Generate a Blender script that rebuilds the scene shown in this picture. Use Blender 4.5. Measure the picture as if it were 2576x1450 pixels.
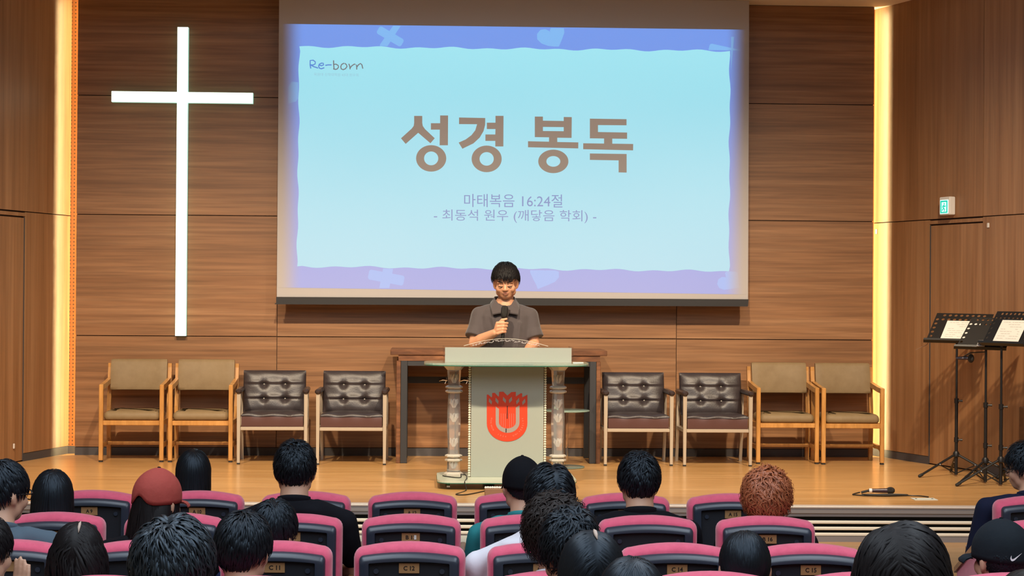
import bpy, bmesh, math, random
import numpy as np
from mathutils import Vector, Matrix
from mathutils.geometry import tessellate_polygon

# ---------------------------------------------------------------- scene, camera, light
scene = bpy.context.scene
for o in list(bpy.data.objects):
    bpy.data.objects.remove(o)
COL = scene.collection
pi = math.pi

vs = scene.view_settings
vs.view_transform = 'Standard'
vs.look = 'None'
vs.gamma = 1.0
vs.use_curve_mapping = False
vs.exposure = 0.0

YAW, ROLL, PITCH = 0.0493, 0.0071, 0.00318
cam_d = bpy.data.cameras.new('camera')
cam_d.sensor_fit = 'HORIZONTAL'
cam_d.sensor_width = 36.0
cam_d.lens = 36.0 * 4500.0 / 2576.0
cam_d.clip_end = 200
cam = bpy.data.objects.new('camera', cam_d)
COL.objects.link(cam)
F = Vector((math.sin(YAW) * math.cos(PITCH), math.cos(YAW) * math.cos(PITCH), math.sin(PITCH)))
R0 = Vector((math.cos(YAW), -math.sin(YAW), 0))
U0 = R0.cross(F)
Rr = R0 * math.cos(ROLL) + U0 * math.sin(ROLL)
Ur = U0 * math.cos(ROLL) - R0 * math.sin(ROLL)
M = Matrix((Rr, Ur, -F)).transposed().to_4x4()
M.translation = Vector((-0.286, -16.21, 1.475))
cam.matrix_world = M
scene.camera = cam

world = bpy.data.worlds.new('world')
scene.world = world
world.use_nodes = True
world.node_tree.nodes['Background'].inputs[0].default_value = (0.55, 0.62, 0.75, 1)
world.node_tree.nodes['Background'].inputs[1].default_value = 0.06


def spot(name, loc, target, power, color, angle, blend, radius):
    d = bpy.data.lights.new(name, 'SPOT')
    d.energy = power
    d.color = color
    d.spot_size = math.radians(angle)
    d.spot_blend = blend
    d.shadow_soft_size = radius
    o = bpy.data.objects.new(name, d)
    COL.objects.link(o)
    o.location = loc
    o.rotation_euler = (Vector(target) - Vector(loc)).to_track_quat('-Z', 'Y').to_euler()
    return o


def area(name, loc, target, power, color, sx, sy):
    d = bpy.data.lights.new(name, 'AREA')
    d.shape = 'RECTANGLE'
    d.size, d.size_y = sx, sy
    d.energy = power
    d.color = color
    o = bpy.data.objects.new(name, d)
    COL.objects.link(o)
    o.location = loc
    o.rotation_euler = (Vector(target) - Vector(loc)).to_track_quat('-Z', 'Y').to_euler()
    return o


# row of stage spotlights hung from the hall ceiling in front of the stage
for i, lx in enumerate((-3.0, -1.0, 1.2, 3.3)):
    spot('stage_spotlight', (lx, -6.0, 5.05), (lx * 0.95 + 0.05, -1.1, 0.0), 1500, (1.0, 0.80, 0.56), 62, 1.0, 0.09)
# cool ceiling panels over the audience
area('hall_ceiling_light', (-1.8, -12.0, 4.9), (-1.8, -12.0, 0), 360, (0.78, 0.89, 1.0), 2.4, 9.0)
area('hall_ceiling_light', (2.2, -12.0, 4.9), (2.2, -12.0, 0), 360, (0.78, 0.89, 1.0), 2.4, 9.0)

# ---------------------------------------------------------------- mesh helpers


class MB:
    def __init__(self):
        self.v = []
        self.f = []

    def add(self, vs_, fs_):
        b = len(self.v)
        self.v.extend([tuple(map(float, p)) for p in vs_])
        self.f.extend([tuple(int(i) + b for i in f) for f in fs_])
        return self

    def xf(self, mtx, start=0):
        for i in range(start, len(self.v)):
            self.v[i] = tuple(mtx @ Vector(self.v[i]))
        return self

    def box(self, x0, x1, y0, y1, z0, z1, b=0.0):
        if b <= 0:
            p = [(x, y, z) for z in (z0, z1) for y in (y0, y1) for x in (x0, x1)]
            return self.add(p, [(0, 2, 3, 1), (4, 5, 7, 6), (0, 1, 5, 4), (2, 6, 7, 3), (0, 4, 6, 2), (1, 3, 7, 5)])
        def lp(ins, z):
            X0, X1, Y0, Y1 = x0 + ins, x1 - ins, y0 + ins, y1 - ins
            c = b * 0.999 if ins == 0 else b * 0.6
            return [(X0 + c, Y0, z), (X1 - c, Y0, z), (X1, Y0 + c, z), (X1, Y1 - c, z), (X1 - c, Y1, z), (X0 + c, Y1, z), (X0, Y1 - c, z), (X0, Y0 + c, z)]
        return self.loft([lp(b, z0), lp(0, z0 + b), lp(0, z1 - b), lp(b, z1)])

    def loft(self, loops, cap0=True, cap1=True, closed=True):
        n = len(loops[0])
        vs_, fs_ = [], []
        for l in loops:
            vs_.extend(l)
        for k in range(len(loops) - 1):
            for i in range(n if closed else n - 1):
                j = (i + 1) % n
                fs_.append((k * n + i, k * n + j, (k + 1) * n + j, (k + 1) * n + i))
        if cap0:
            fs_.append(tuple(range(n - 1, -1, -1)))
        if cap1:
            b = (len(loops) - 1) * n
            fs_.append(tuple(range(b, b + n)))
        return self.add(vs_, fs_)

    def tube(self, pts, r, n=8, sq=1.0):
        pts = [Vector(p) for p in pts]
        if not hasattr(r, '__len__'):
            r = [r] * len(pts)
        loops = []
        ref = None
        for i, p in enumerate(pts):
            t = (pts[min(i + 1, len(pts) - 1)] - pts[max(i - 1, 0)])
            if t.length < 1e-9:
                t = Vector((0, 0, 1))
            t.normalize()
            if ref is None:
                ref = Vector((0, 0, 1)) if abs(t.z) < 0.9 else Vector((1, 0, 0))
            a = t.cross(ref)
            if a.length < 1e-6:
                a = t.cross(Vector((1, 0, 0)))
            a.normalize()
            b = a.cross(t).normalized()
            ref = b
            loops.append([p + a * (math.cos(2 * pi * k / n) * r[i]) + b * (math.sin(2 * pi * k / n) * r[i] * sq) for k in range(n)])
        return self.loft(loops)

    def ell(self, c, r, n=16, m=10, rot=None):
        c = Vector(c)
        vs_ = [(0, 0, 1)]
        for i in range(1, m):
            a = pi * i / m
            for k in range(n):
                vs_.append((math.sin(a) * math.cos(2 * pi * k / n), math.sin(a) * math.sin(2 * pi * k / n), math.cos(a)))
        vs_.append((0, 0, -1))
        out = []
        for v in vs_:
            w = Vector((v[0] * r[0], v[1] * r[1], v[2] * r[2]))
            if rot is not None:
                w = rot @ w
            out.append(c + w)
        fs_ = []
        for k in range(n):
            fs_.append((0, 1 + k, 1 + (k + 1) % n))
        for i in range(m - 2):
            for k in range(n):
                a, b = 1 + i * n + k, 1 + i * n + (k + 1) % n
                fs_.append((a, a + n, b + n, b))
        last = len(vs_) - 1
        for k in range(n):
            fs_.append((1 + (m - 2) * n + k, last, 1 + (m - 2) * n + (k + 1) % n))
        return self.add(out, fs_)

    def cap(self, a, b, ra, rb, n=14):
        """tapered capsule"""
        a, b = Vector(a), Vector(b)
        t = (b - a)
        L = t.length
        t.normalize()
        q = Vector((0, 0, 1)).rotation_difference(t)
        loops = []
        for i in range(1, 5):
            th = pi / 2 * i / 4
            loops.append((-ra * math.cos(th), ra * math.sin(th)))
        for i in range(0, 4):
            th = pi / 2 * i / 4
            loops.append((L + rb * math.sin(th), rb * math.cos(th)))
        L3 = []
        for z, r in loops:
            L3.append([a + q @ Vector((r * math.cos(2 * pi * k / n), r * math.sin(2 * pi * k / n), z)) for k in range(n)])
        return self.loft(L3)

    def lathe(self, prof, c=(0, 0, 0), n=20):
        c = Vector(c)
        loops = [[c + Vector((r * math.cos(2 * pi * k / n), r * math.sin(2 * pi * k / n), z)) for k in range(n)] for r, z in prof]
        return self.loft(loops)

    def prism(self, polys, y0, y1):
        """polys: list of 2D outlines (x,z), first outer then holes; faces towards -y at y0, back at y1"""
        pts = [p for pl in polys for p in pl]
        tri = tessellate_polygon([[Vector((p[0], p[1], 0)) for p in pl] for pl in polys])
        n = len(pts)
        vs_ = [(p[0], y0, p[1]) for p in pts] + [(p[0], y1, p[1]) for p in pts]
        fs_ = []
        for t in tri:
            a, b, c = [Vector((pts[i][0], pts[i][1], 0)) for i in t]
            if (b - a).cross(c - a).z < 0:
                t = (t[0], t[2], t[1])
            fs_.append(tuple(t))
            fs_.append((t[0] + n, t[2] + n, t[1] + n))
        k = 0
        for pl in polys:
            m = len(pl)
            for i in range(m):
                j = (i + 1) % m
                fs_.append((k + i, k + i + n, k + j + n, k + j))
            k += m
        return self.add(vs_, fs_)

    def ribbon(self, pts, w, y0, y1):
        """flat stroke in the xz plane"""
        P = [Vector((p[0], p[1])) for p in pts]
        l, r = [], []
        for i, p in enumerate(P):
            t = P[min(i + 1, len(P) - 1)] - P[max(i - 1, 0)]
            t.normalize()
            nrm = Vector((-t.y, t.x)) * (w / 2)
            l.append(p + nrm)
            r.append(p - nrm)
        lo = []
        for a, b in zip(l, r):
            lo.append([(a.x, y0, a.y), (b.x, y0, b.y), (b.x, y1, b.y), (a.x, y1, a.y)])
        return self.loft(lo)

    def mesh(self, name, smooth=False, angle=None):
        me = bpy.data.meshes.new(name)
        me.from_pydata(self.v, [], self.f)
        bm = bmesh.new()
        bm.from_mesh(me)
        bmesh.ops.recalc_face_normals(bm, faces=bm.faces)
        bm.to_mesh(me)
        bm.free()
        if smooth:
            me.polygons.foreach_set('use_smooth', [True] * len(me.polygons))
            if angle is not None:
                me.set_sharp_from_angle(angle=math.radians(angle))
        me.update()
        return me


def link(name, me, mat=None, parent=None):
    if mat is not None and not me.materials:
        me.materials.append(mat)
    o = bpy.data.objects.new(name, me)
    COL.objects.link(o)
    if parent is not None:
        o.parent = parent
    return o


def obj(name, mb, mat, parent=None, smooth=False, angle=35):
    return link(name, mb.mesh(name, smooth, angle if smooth else None), mat, parent)


def tag(o, label=None, cat=None, group=None, kind=None):
    if label:
        o['label'] = label
    if cat:
        o['category'] = cat
    if group:
        o['group'] = group
    if kind:
        o['kind'] = kind
    return o


def thing(name, label, cat, loc=(0, 0, 0), rz=0, group=None):
    o = bpy.data.objects.new(name, None)
    o.empty_display_size = 0.1
    COL.objects.link(o)
    o.location = loc
    o.rotation_euler = (0, 0, rz)
    return tag(o, label, cat, group)


def struct(name, mb, mat, smooth=False):
    o = obj(name, mb, mat, None, smooth)
    o['kind'] = 'structure'
    return o


def struct_empty(name, loc=(0, 0, 0), rz=0):
    o = bpy.data.objects.new(name, None)
    o.empty_display_size = 0.1
    COL.objects.link(o)
    o.location = loc
    o.rotation_euler = (0, 0, rz)
    o['kind'] = 'structure'
    return o


def copy_tree(o, parent=None):
    c = o.copy()
    COL.objects.link(c)
    c.parent = parent
    for ch in list(o.children):
        copy_tree(ch, c)
    return c


def remesh(mb, voxel, smooth=4, name='body'):
    me = mb.mesh(name)
    o = bpy.data.objects.new('tmp', me)
    COL.objects.link(o)
    m = o.modifiers.new('r', 'REMESH')
    m.mode = 'VOXEL'
    m.voxel_size = voxel
    m.use_smooth_shade = True
    if smooth:
        s = o.modifiers.new('s', 'SMOOTH')
        s.factor = 0.5
        s.iterations = smooth
    dg = bpy.context.evaluated_depsgraph_get()
    out = bpy.data.meshes.new_from_object(o.evaluated_get(dg))
    out.name = name
    bpy.data.objects.remove(o)
    bpy.data.meshes.remove(me)
    out.polygons.foreach_set('use_smooth', [True] * len(out.polygons))
    return out


def text_mesh(body, offset=0.0, extrude=0.0):
    cu = bpy.data.curves.new('t', 'FONT')
    cu.body = body
    cu.size = 1.0
    cu.offset = offset
    cu.extrude = extrude
    cu.resolution_u = 3
    o = bpy.data.objects.new('tmp', cu)
    COL.objects.link(o)
    dg = bpy.context.evaluated_depsgraph_get()
    me = bpy.data.meshes.new_from_object(o.evaluated_get(dg))
    bpy.data.objects.remove(o)
    me.name = 'lettering'
    return me


def fit_text(me, p00, p10, p01, y):
    """map the text's bounding box so that its lower-left, lower-right and upper-left corners fall on p00,p10,p01 (x,z)"""
    n = len(me.vertices)
    a = np.empty(n * 3)
    me.vertices.foreach_get('co', a)
    a = a.reshape(-1, 3)
    lo, hi = a.min(0), a.max(0)
    u = (a[:, 0] - lo[0]) / (hi[0] - lo[0])
    w = (a[:, 1] - lo[1]) / (hi[1] - lo[1])
    out = np.zeros_like(a)
    out[:, 0] = p00[0] + u * (p10[0] - p00[0]) + w * (p01[0] - p00[0])
    out[:, 2] = p00[1] + u * (p10[1] - p00[1]) + w * (p01[1] - p00[1])
    out[:, 1] = y
    me.vertices.foreach_set('co', out.ravel())
    me.update()
    return me


# ---------------------------------------------------------------- materials
MAT = {}


def nodes(name):
    m = bpy.data.materials.new(name)
    m.use_nodes = True
    nt = m.node_tree
    return m, nt, nt.nodes['Principled BSDF']


def mat(name, col, rough=0.5, metal=0.0, coat=0.0, spec=0.5, emit=None, es=0.0, trans=0.0, ior=1.45, alpha=1.0,
        var=None, vscale=(6, 6, 6), bump=0.0, bscale=60.0, sheen=0.0, sss=0.0):
    m, nt, b = nodes(name)
    b.inputs['Base Color'].default_value = (*col, 1)
    b.inputs['Roughness'].default_value = rough
    b.inputs['Metallic'].default_value = metal
    b.inputs['Coat Weight'].default_value = coat
    b.inputs['Coat Roughness'].default_value = 0.12
    b.inputs['Specular IOR Level'].default_value = spec
    b.inputs['Transmission Weight'].default_value = trans
    b.inputs['IOR'].default_value = ior
    b.inputs['Alpha'].default_value = alpha
    b.inputs['Sheen Weight'].default_value = sheen
    if sss:
        b.inputs['Subsurface Weight'].default_value = sss
        b.inputs['Subsurface Radius'].default_value = (0.012, 0.005, 0.003)
    if emit is not None:
        b.inputs['Emission Color'].default_value = (*emit, 1)
        b.inputs['Emission Strength'].default_value = es
    tc = None
    if var is not None or bump:
        tc = nt.nodes.new('ShaderNodeTexCoord')
        oi = nt.nodes.new('ShaderNodeObjectInfo')
        sc = nt.nodes.new('ShaderNodeVectorMath')
        sc.operation = 'MULTIPLY_ADD'
        nt.links.new(tc.outputs['Object'], sc.inputs[0])
        sc.inputs[1].default_value = vscale
        cx = nt.nodes.new('ShaderNodeVectorMath')
        cx.operation = 'SCALE'
        cx.inputs[0].default_value = (17.3, 29.1, 41.7)
        nt.links.new(oi.outputs['Random'], cx.inputs['Scale'])
        nt.links.new(cx.outputs[0], sc.inputs[2])
    if var is not None:
        nz = nt.nodes.new('ShaderNodeTexNoise')
        nz.inputs['Scale'].default_value = 1.0
        nz.inputs['Detail'].default_value = 6.0
        nz.inputs['Roughness'].default_value = 0.62
        nt.links.new(sc.outputs[0], nz.inputs['Vector'])
        rp = nt.nodes.new('ShaderNodeValToRGB')
        rp.color_ramp.elements[0].position = 0.33
        rp.color_ramp.elements[1].position = 0.70
        rp.color_ramp.elements[0].color = (*var, 1)
        rp.color_ramp.elements[1].color = (*col, 1)
        nt.links.new(nz.outputs['Fac'], rp.inputs['Fac'])
        nt.links.new(rp.outputs['Color'], b.inputs['Base Color'])
    if bump:
        nb = nt.nodes.new('ShaderNodeTexNoise')
        nb.inputs['Scale'].default_value = bscale
        nb.inputs['Detail'].default_value = 3.0
        nt.links.new(tc.outputs['Object'], nb.inputs['Vector'])
        bp = nt.nodes.new('ShaderNodeBump')
        bp.inputs['Strength'].default_value = bump
        bp.inputs['Distance'].default_value = 0.01
        nt.links.new(nb.outputs['Fac'], bp.inputs['Height'])
        nt.links.new(bp.outputs['Normal'], b.inputs['Normal'])
    MAT[name] = m
    return m


def wood(name, c_dark, c_mid, c_light, scale, rough=0.45, coat=0.0, fine=4.0, streak=0.35, warp=0.4):
    """procedural veneer: stretched noise in two sizes plus thin darker streaks"""
    m, nt, b = nodes(name)
    N, L = nt.nodes, nt.links
    tc = N.new('ShaderNodeTexCoord')
    oi = N.new('ShaderNodeObjectInfo')
    off = N.new('ShaderNodeVectorMath'); off.operation = 'SCALE'
    off.inputs[0].default_value = (13.1, 7.7, 23.9)
    L.new(oi.outputs['Random'], off.inputs['Scale'])
    ad = N.new('ShaderNodeVectorMath'); ad.operation = 'ADD'
    L.new(tc.outputs['Object'], ad.inputs[0]); L.new(off.outputs[0], ad.inputs[1])
    mp = N.new('ShaderNodeMapping')
    mp.inputs['Scale'].default_value = scale
    L.new(ad.outputs[0], mp.inputs['Vector'])
    n1 = N.new('ShaderNodeTexNoise'); n1.inputs['Scale'].default_value = 1.0
    n1.inputs['Detail'].default_value = 5; n1.inputs['Roughness'].default_value = 0.6
    n1.inputs['Distortion'].default_value = warp
    L.new(mp.outputs[0], n1.inputs['Vector'])
    n2 = N.new('ShaderNodeTexNoise'); n2.inputs['Scale'].default_value = fine
    n2.inputs['Detail'].default_value = 3
    L.new(mp.outputs[0], n2.inputs['Vector'])
    r1 = N.new('ShaderNodeValToRGB')
    e = r1.color_ramp.elements
    e[0].position, e[0].color = 0.28, (*c_dark, 1)
    e[1].position, e[1].color = 0.72, (*c_light, 1)
    x = e.new(0.5); x.color = (*c_mid, 1)
    L.new(n1.outputs['Fac'], r1.inputs['Fac'])
    r2 = N.new('ShaderNodeValToRGB')
    r2.color_ramp.elements[0].position = 0.36
    r2.color_ramp.elements[1].position = 0.62
    r2.color_ramp.elements[0].color = (1 - streak, 1 - streak, 1 - streak, 1)
    r2.color_ramp.elements[1].color = (1, 1, 1, 1)
    L.new(n2.outputs['Fac'], r2.inputs['Fac'])
    mx = N.new('ShaderNodeMixRGB'); mx.blend_type = 'MULTIPLY'; mx.inputs['Fac'].default_value = 1.0
    L.new(r1.outputs['Color'], mx.inputs[1]); L.new(r2.outputs['Color'], mx.inputs[2])
    L.new(mx.outputs[0], b.inputs['Base Color'])
    b.inputs['Roughness'].default_value = rough
    b.inputs['Coat Weight'].default_value = coat
    b.inputs['Coat Roughness'].default_value = 0.15
    MAT[name] = m
    return m


wood('wall_veneer', (0.205, 0.092, 0.036), (0.29, 0.140, 0.060), (0.38, 0.200, 0.095), (0.42, 1, 14.0), 0.42, 0.0, 3.4, 0.26, 0.6)
wood('side_veneer', (0.25, 0.115, 0.045), (0.33, 0.165, 0.072), (0.39, 0.21, 0.10), (11.0, 1, 0.35), 0.45, 0.0, 3.0, 0.16, 0.3)
wood('stage_floor', (0.50, 0.26, 0.085), (0.60, 0.335, 0.125), (0.66, 0.385, 0.155), (0.7, 9.0, 1), 0.34, 0.35, 3.0, 0.16, 0.3)
wood('chair_wood', (0.42, 0.19, 0.045), (0.54, 0.26, 0.07), (0.62, 0.32, 0.10), (14, 14, 3), 0.35, 0.2, 3, 0.15)
wood('table_wood', (0.09, 0.035, 0.016), (0.17, 0.068, 0.028), (0.30, 0.13, 0.055), (3, 12, 12), 0.4, 0.1, 3, 0.3)
wood('dark_wood', (0.05, 0.02, 0.012), (0.07, 0.03, 0.018), (0.09, 0.04, 0.025), (3, 3, 12), 0.4)
wood('arm_wood', (0.22, 0.08, 0.03), (0.30, 0.12, 0.045), (0.36, 0.15, 0.06), (10, 3, 10), 0.3, 0.4)
mat('joint', (0.06, 0.028, 0.014), 0.8)
mat('baseboard', (0.060, 0.056, 0.060), 0.55)
mat('ceiling_white', (0.74, 0.66, 0.58), 0.8)
mat('hall_wall', (0.45, 0.33, 0.22), 0.7)
mat('hall_floor', (0.22, 0.16, 0.11), 0.6, var=(0.16, 0.11, 0.07))
mat('nosing', (0.72, 0.66, 0.62), 0.35, 0.3)
mat('fascia', (0.27, 0.25, 0.25), 0.45, 0.2)
mat('black_gap', (0.008, 0.009, 0.009), 0.7)
mat('slat_white', (0.80, 0.74, 0.62), 0.4)
mat('step_grey', (0.58, 0.62, 0.58), 0.5)
mat('step_red', (0.45, 0.10, 0.05), 0.5)
mat('olive', (0.235, 0.165, 0.085), 0.62, var=(0.20, 0.135, 0.065), vscale=(9, 9, 9), bump=0.08, bscale=220)
mat('leather', (0.036, 0.027, 0.029), 0.42, spec=0.6, var=(0.027, 0.020, 0.022), vscale=(20, 20, 20), bump=0.10, bscale=90)
mat('leather_side', (0.085, 0.038, 0.034), 0.45, bump=0.05, bscale=120)
mat('beige_metal', (0.39, 0.325, 0.25), 0.38)
mat('button', (0.30, 0.28, 0.25), 0.3)
mat('arm_black', (0.035, 0.022, 0.020), 0.35)
mat('foot_black', (0.012, 0.012, 0.012), 0.6)
mat('steel_dark', (0.028, 0.029, 0.033), 0.5)
mat('cross_light', (0.9, 0.9, 0.8), 0.5, emit=(0.97, 1.0, 0.78), es=2.2)
mat('cross_side', (0.55, 0.75, 0.70), 0.4, emit=(0.45, 0.95, 0.80), es=0.55)
mat('led', (1, 0.7, 0.3), 0.5, emit=(1.0, 0.80, 0.40), es=95.0)
mat('screen_fabric', (0.43, 0.41, 0.41), 0.9)
mat('screen_bar', (0.018, 0.017, 0.018), 0.5)
mat('frosted', (0.41, 0.455, 0.40), 0.38, trans=0.28, spec=0.4)
mat('frosted_box', (0.45, 0.49, 0.45), 0.35, trans=0.35, spec=0.5)
mat('clear_column', (0.96, 0.94, 0.91), 0.07, trans=0.85, ior=1.22)
mat('clear', (0.97, 0.96, 0.94), 0.03, trans=1.0, ior=1.49)
mat('clear_edge', (0.90, 0.86, 0.76), 0.18, trans=0.55, ior=1.49)
mat('green_glass', (0.66, 0.88, 0.79), 0.06, trans=0.72, ior=1.45)
mat('green_edge', (0.03, 0.13, 0.085), 0.2)
mat('base_glass', (0.66, 0.72, 0.60), 0.22, trans=0.30)
mat('bead', (0.76, 0.80, 0.66), 0.15, trans=0.3)
mat('emblem_red', (0.60, 0.055, 0.022), 0.35)
mat('emblem_grey', (0.30, 0.255, 0.225), 0.4)
mat('emblem_black', (0.02, 0.015, 0.015), 0.5)
mat('emblem_text', (0.55, 0.20, 0.14), 0.5)
mat('etch', (0.42, 0.39, 0.39), 0.6)
mat('chrome', (0.75, 0.75, 0.75), 0.18, 1.0)
mat('cord', (0.012, 0.012, 0.011), 0.5)
mat('black_metal', (0.010, 0.009, 0.009), 0.42)
mat('paper', (0.78, 0.74, 0.68), 0.7)
mat('ink', (0.50, 0.46, 0.42), 0.8)
mat('white_plastic', (0.72, 0.68, 0.64), 0.5)
mat('exit_green', (0.0, 0.3, 0.22), 0.4, emit=(0.0, 0.48, 0.34), es=1.0)
mat('exit_white', (0.6, 0.9, 0.85), 0.4, emit=(0.55, 1.0, 0.95), es=1.0)
mat('pearl', (0.82, 0.80, 0.74), 0.2)
mat('brown_box', (0.21, 0.12, 0.07), 0.6)
mat('seat_red', (0.66, 0.095, 0.175), 0.85, sheen=0.4, var=(0.58, 0.075, 0.145), vscale=(30, 30, 30), bump=0.12, bscale=400)
mat('seat_navy', (0.020, 0.028, 0.046), 0.36, spec=0.7)
mat('seat_pocket', (0.008, 0.010, 0.016), 0.55)
mat('brass', (0.45, 0.25, 0.11), 0.38, 0.25)
mat('plate_ink', (0.02, 0.012, 0.01), 0.5)
mat('skin', (0.52, 0.30, 0.20), 0.5, sss=0.12)
mat('skin_speaker', (0.60, 0.30, 0.175), 0.45, sss=0.12)
mat('lip', (0.50, 0.20, 0.135), 0.4)
mat('scalp', (0.44, 0.34, 0.28), 0.6)
mat('hair_black', (0.006, 0.007, 0.009), 0.42, spec=0.36)
mat('hair_soft', (0.007, 0.006, 0.007), 0.5, spec=0.22)
mat('hair_grey', (0.014, 0.018, 0.022), 0.42, spec=0.55)
mat('hair_brown', (0.014, 0.009, 0.008), 0.5, spec=0.25)
mat('hair_ginger', (0.36, 0.105, 0.040), 0.45, spec=0.6)
mat('cap_red', (0.33, 0.050, 0.038), 0.85, bump=0.25, bscale=28)
mat('cap_black', (0.005, 0.0055, 0.008), 0.9, spec=0.15, bump=0.2, bscale=30)
mat('cap_slate', (0.008, 0.012, 0.017), 0.85, spec=0.2, bump=0.2, bscale=30)
mat('logo_white', (0.75, 0.76, 0.80), 0.5)
mat('tee_black', (0.0055, 0.006, 0.009), 0.9, spec=0.15, bump=0.2, bscale=14)
mat('tee_slate', (0.065, 0.10, 0.135), 0.85, bump=0.2, bscale=14)
mat('tee_teal', (0.012, 0.20, 0.22), 0.8, bump=0.2, bscale=14)
mat('tee_white', (0.66, 0.66, 0.72), 0.85, bump=0.25, bscale=14)
mat('tee_navy', (0.013, 0.020, 0.065), 0.85, spec=0.2, bump=0.2, bscale=14)
mat('suit_navy', (0.008, 0.011, 0.032), 0.85, spec=0.2, bump=0.1, bscale=14)
mat('polo', (0.062, 0.050, 0.052), 0.85, sheen=0.2, bump=0.35, bscale=11)
mat('polo_dark', (0.030, 0.022, 0.022), 0.9)
mat('trousers', (0.02, 0.022, 0.03), 0.85)
mat('glasses', (0.008, 0.008, 0.01), 0.3)
mat('mic_black', (0.008, 0.008, 0.008), 0.5)
mat('mic_grille', (0.03, 0.028, 0.026), 0.45, 0.5, bump=0.5, bscale=900)
mat('mic_body', (0.035, 0.018, 0.028), 0.3)

for nm_ in ('hair_black', 'hair_grey'):  # bluish sheen of the cool hall light, put into the hair's reflection colour
    MAT[nm_].node_tree.nodes['Principled BSDF'].inputs['Specular Tint'].default_value = (0.62, 0.80, 1.0, 1)


def slide_mat(name, top, bottom, z0, z1, fade=None):
    """projector picture on screen cloth: cloth colour plus the light of the picture"""
    m, nt, b = nodes(name)
    N, L = nt.nodes, nt.links
    b.inputs['Base Color'].default_value = (0.20, 0.195, 0.19, 1)
    b.inputs['Roughness'].default_value = 0.9
    tc = N.new('ShaderNodeTexCoord')
    sp = N.new('ShaderNodeSeparateXYZ')
    L.new(tc.outputs['Object'], sp.inputs[0])
    mr = N.new('ShaderNodeMapRange')
    mr.inputs['From Min'].default_value = z0
    mr.inputs['From Max'].default_value = z1
    L.new(sp.outputs['Z'], mr.inputs['Value'])
    mx = N.new('ShaderNodeMixRGB')
    mx.inputs[1].default_value = (*bottom, 1)
    mx.inputs[2].default_value = (*top, 1)
    L.new(mr.outputs[0], mx.inputs['Fac'])
    L.new(mx.outputs[0], b.inputs['Emission Color'])
    b.inputs['Emission Strength'].default_value = 1.0
    if fade:
        xa, xb, xc, xd = fade
        f1 = N.new('ShaderNodeMapRange'); f1.interpolation_type = 'SMOOTHSTEP'
        f1.inputs['From Min'].default_value = xa; f1.inputs['From Max'].default_value = xb
        L.new(sp.outputs['X'], f1.inputs['Value'])
        f2 = N.new('ShaderNodeMapRange'); f2.interpolation_type = 'SMOOTHSTEP'
        f2.inputs['From Min'].default_value = xd; f2.inputs['From Max'].default_value = xc
        L.new(sp.outputs['X'], f2.inputs['Value'])
        mu = N.new('ShaderNodeMath'); mu.operation = 'MULTIPLY'
        L.new(f1.outputs[0], mu.inputs[0]); L.new(f2.outputs[0], mu.inputs[1])
        L.new(mu.outputs[0], b.inputs['Emission Strength'])
        bc = N.new('ShaderNodeMixRGB')
        bc.inputs[1].default_value = (0.43, 0.41, 0.41, 1)
        bc.inputs[2].default_value = (0.20, 0.195, 0.19, 1)
        L.new(mu.outputs[0], bc.inputs['Fac'])
        L.new(bc.outputs[0], b.inputs['Base Color'])
    MAT[name] = m
    return m


slide_mat('slide_frame', (0.13, 0.29, 0.80), (0.16, 0.22, 0.60), 1.5, 3.86, (-1.57, -1.36, 2.40, 2.60))
slide_mat('slide_panel', (0.30, 0.74, 0.85), (0.23, 0.55, 0.70), 1.7, 3.67)
slide_mat('slide_shape', (0.17, 0.45, 0.86), (0.16, 0.31, 0.72), 1.5, 3.86, (-1.57, -1.36, 2.40, 2.60))
slide_mat('slide_title', (0.20, 0.145, 0.115), (0.17, 0.125, 0.10), 2.6, 3.1)
slide_mat('slide_text', (0.07, 0.17, 0.46), (0.07, 0.17, 0.46), 2.1, 2.5)
slide_mat('slide_blue', (0.06, 0.22, 0.62), (0.06, 0.22, 0.62), 3.4, 3.6)
slide_mat('slide_grey', (0.13, 0.15, 0.17), (0.13, 0.15, 0.17), 3.4, 3.6)
slide_mat('slide_faint', (0.26, 0.52, 0.62), (0.26, 0.52, 0.62), 3.3, 3.5)


def perforated():
    m, nt, b = nodes('perforated')
    N, L = nt.nodes, nt.links
    tc = N.new('ShaderNodeTexCoord')
    mp = N.new('ShaderNodeMapping')
    mp.inputs['Scale'].default_value = (30, 30, 30)
    L.new(tc.outputs['Object'], mp.inputs['Vector'])
    vm = N.new('ShaderNodeVectorMath'); vm.operation = 'FRACTION'
    L.new(mp.outputs[0], vm.inputs[0])
    sb = N.new('ShaderNodeVectorMath'); sb.operation = 'SUBTRACT'
    sb.inputs[1].default_value = (0.5, 0.5, 0.5)
    L.new(vm.outputs[0], sb.inputs[0])
    mlt = N.new('ShaderNodeVectorMath'); mlt.operation = 'MULTIPLY'
    mlt.inputs[1].default_value = (1, 0, 1)
    L.new(sb.outputs[0], mlt.inputs[0])
    ln = N.new('ShaderNodeVectorMath'); ln.operation = 'LENGTH'
    L.new(mlt.outputs[0], ln.inputs[0])
    gt = N.new('ShaderNodeMath'); gt.operation = 'GREATER_THAN'; gt.inputs[1].default_value = 0.20
    L.new(ln.outputs['Value'], gt.inputs[0])
    mx = N.new('ShaderNodeMixRGB')
    mx.inputs[1].default_value = (0.05, 0.02, 0.01, 1)
    mx.inputs[2].default_value = (0.26, 0.085, 0.018, 1)
    L.new(gt.outputs[0], mx.inputs['Fac'])
    L.new(mx.outputs[0], b.inputs['Base Color'])
    b.inputs['Roughness'].default_value = 0.5
    MAT['perforated'] = m


perforated()
# ---------------------------------------------------------------- the setting
EDGE_S = -0.031                                   # the stage front runs slightly oblique to the back wall


def edge_y(x):
    return -3.70 + EDGE_S * x


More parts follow.
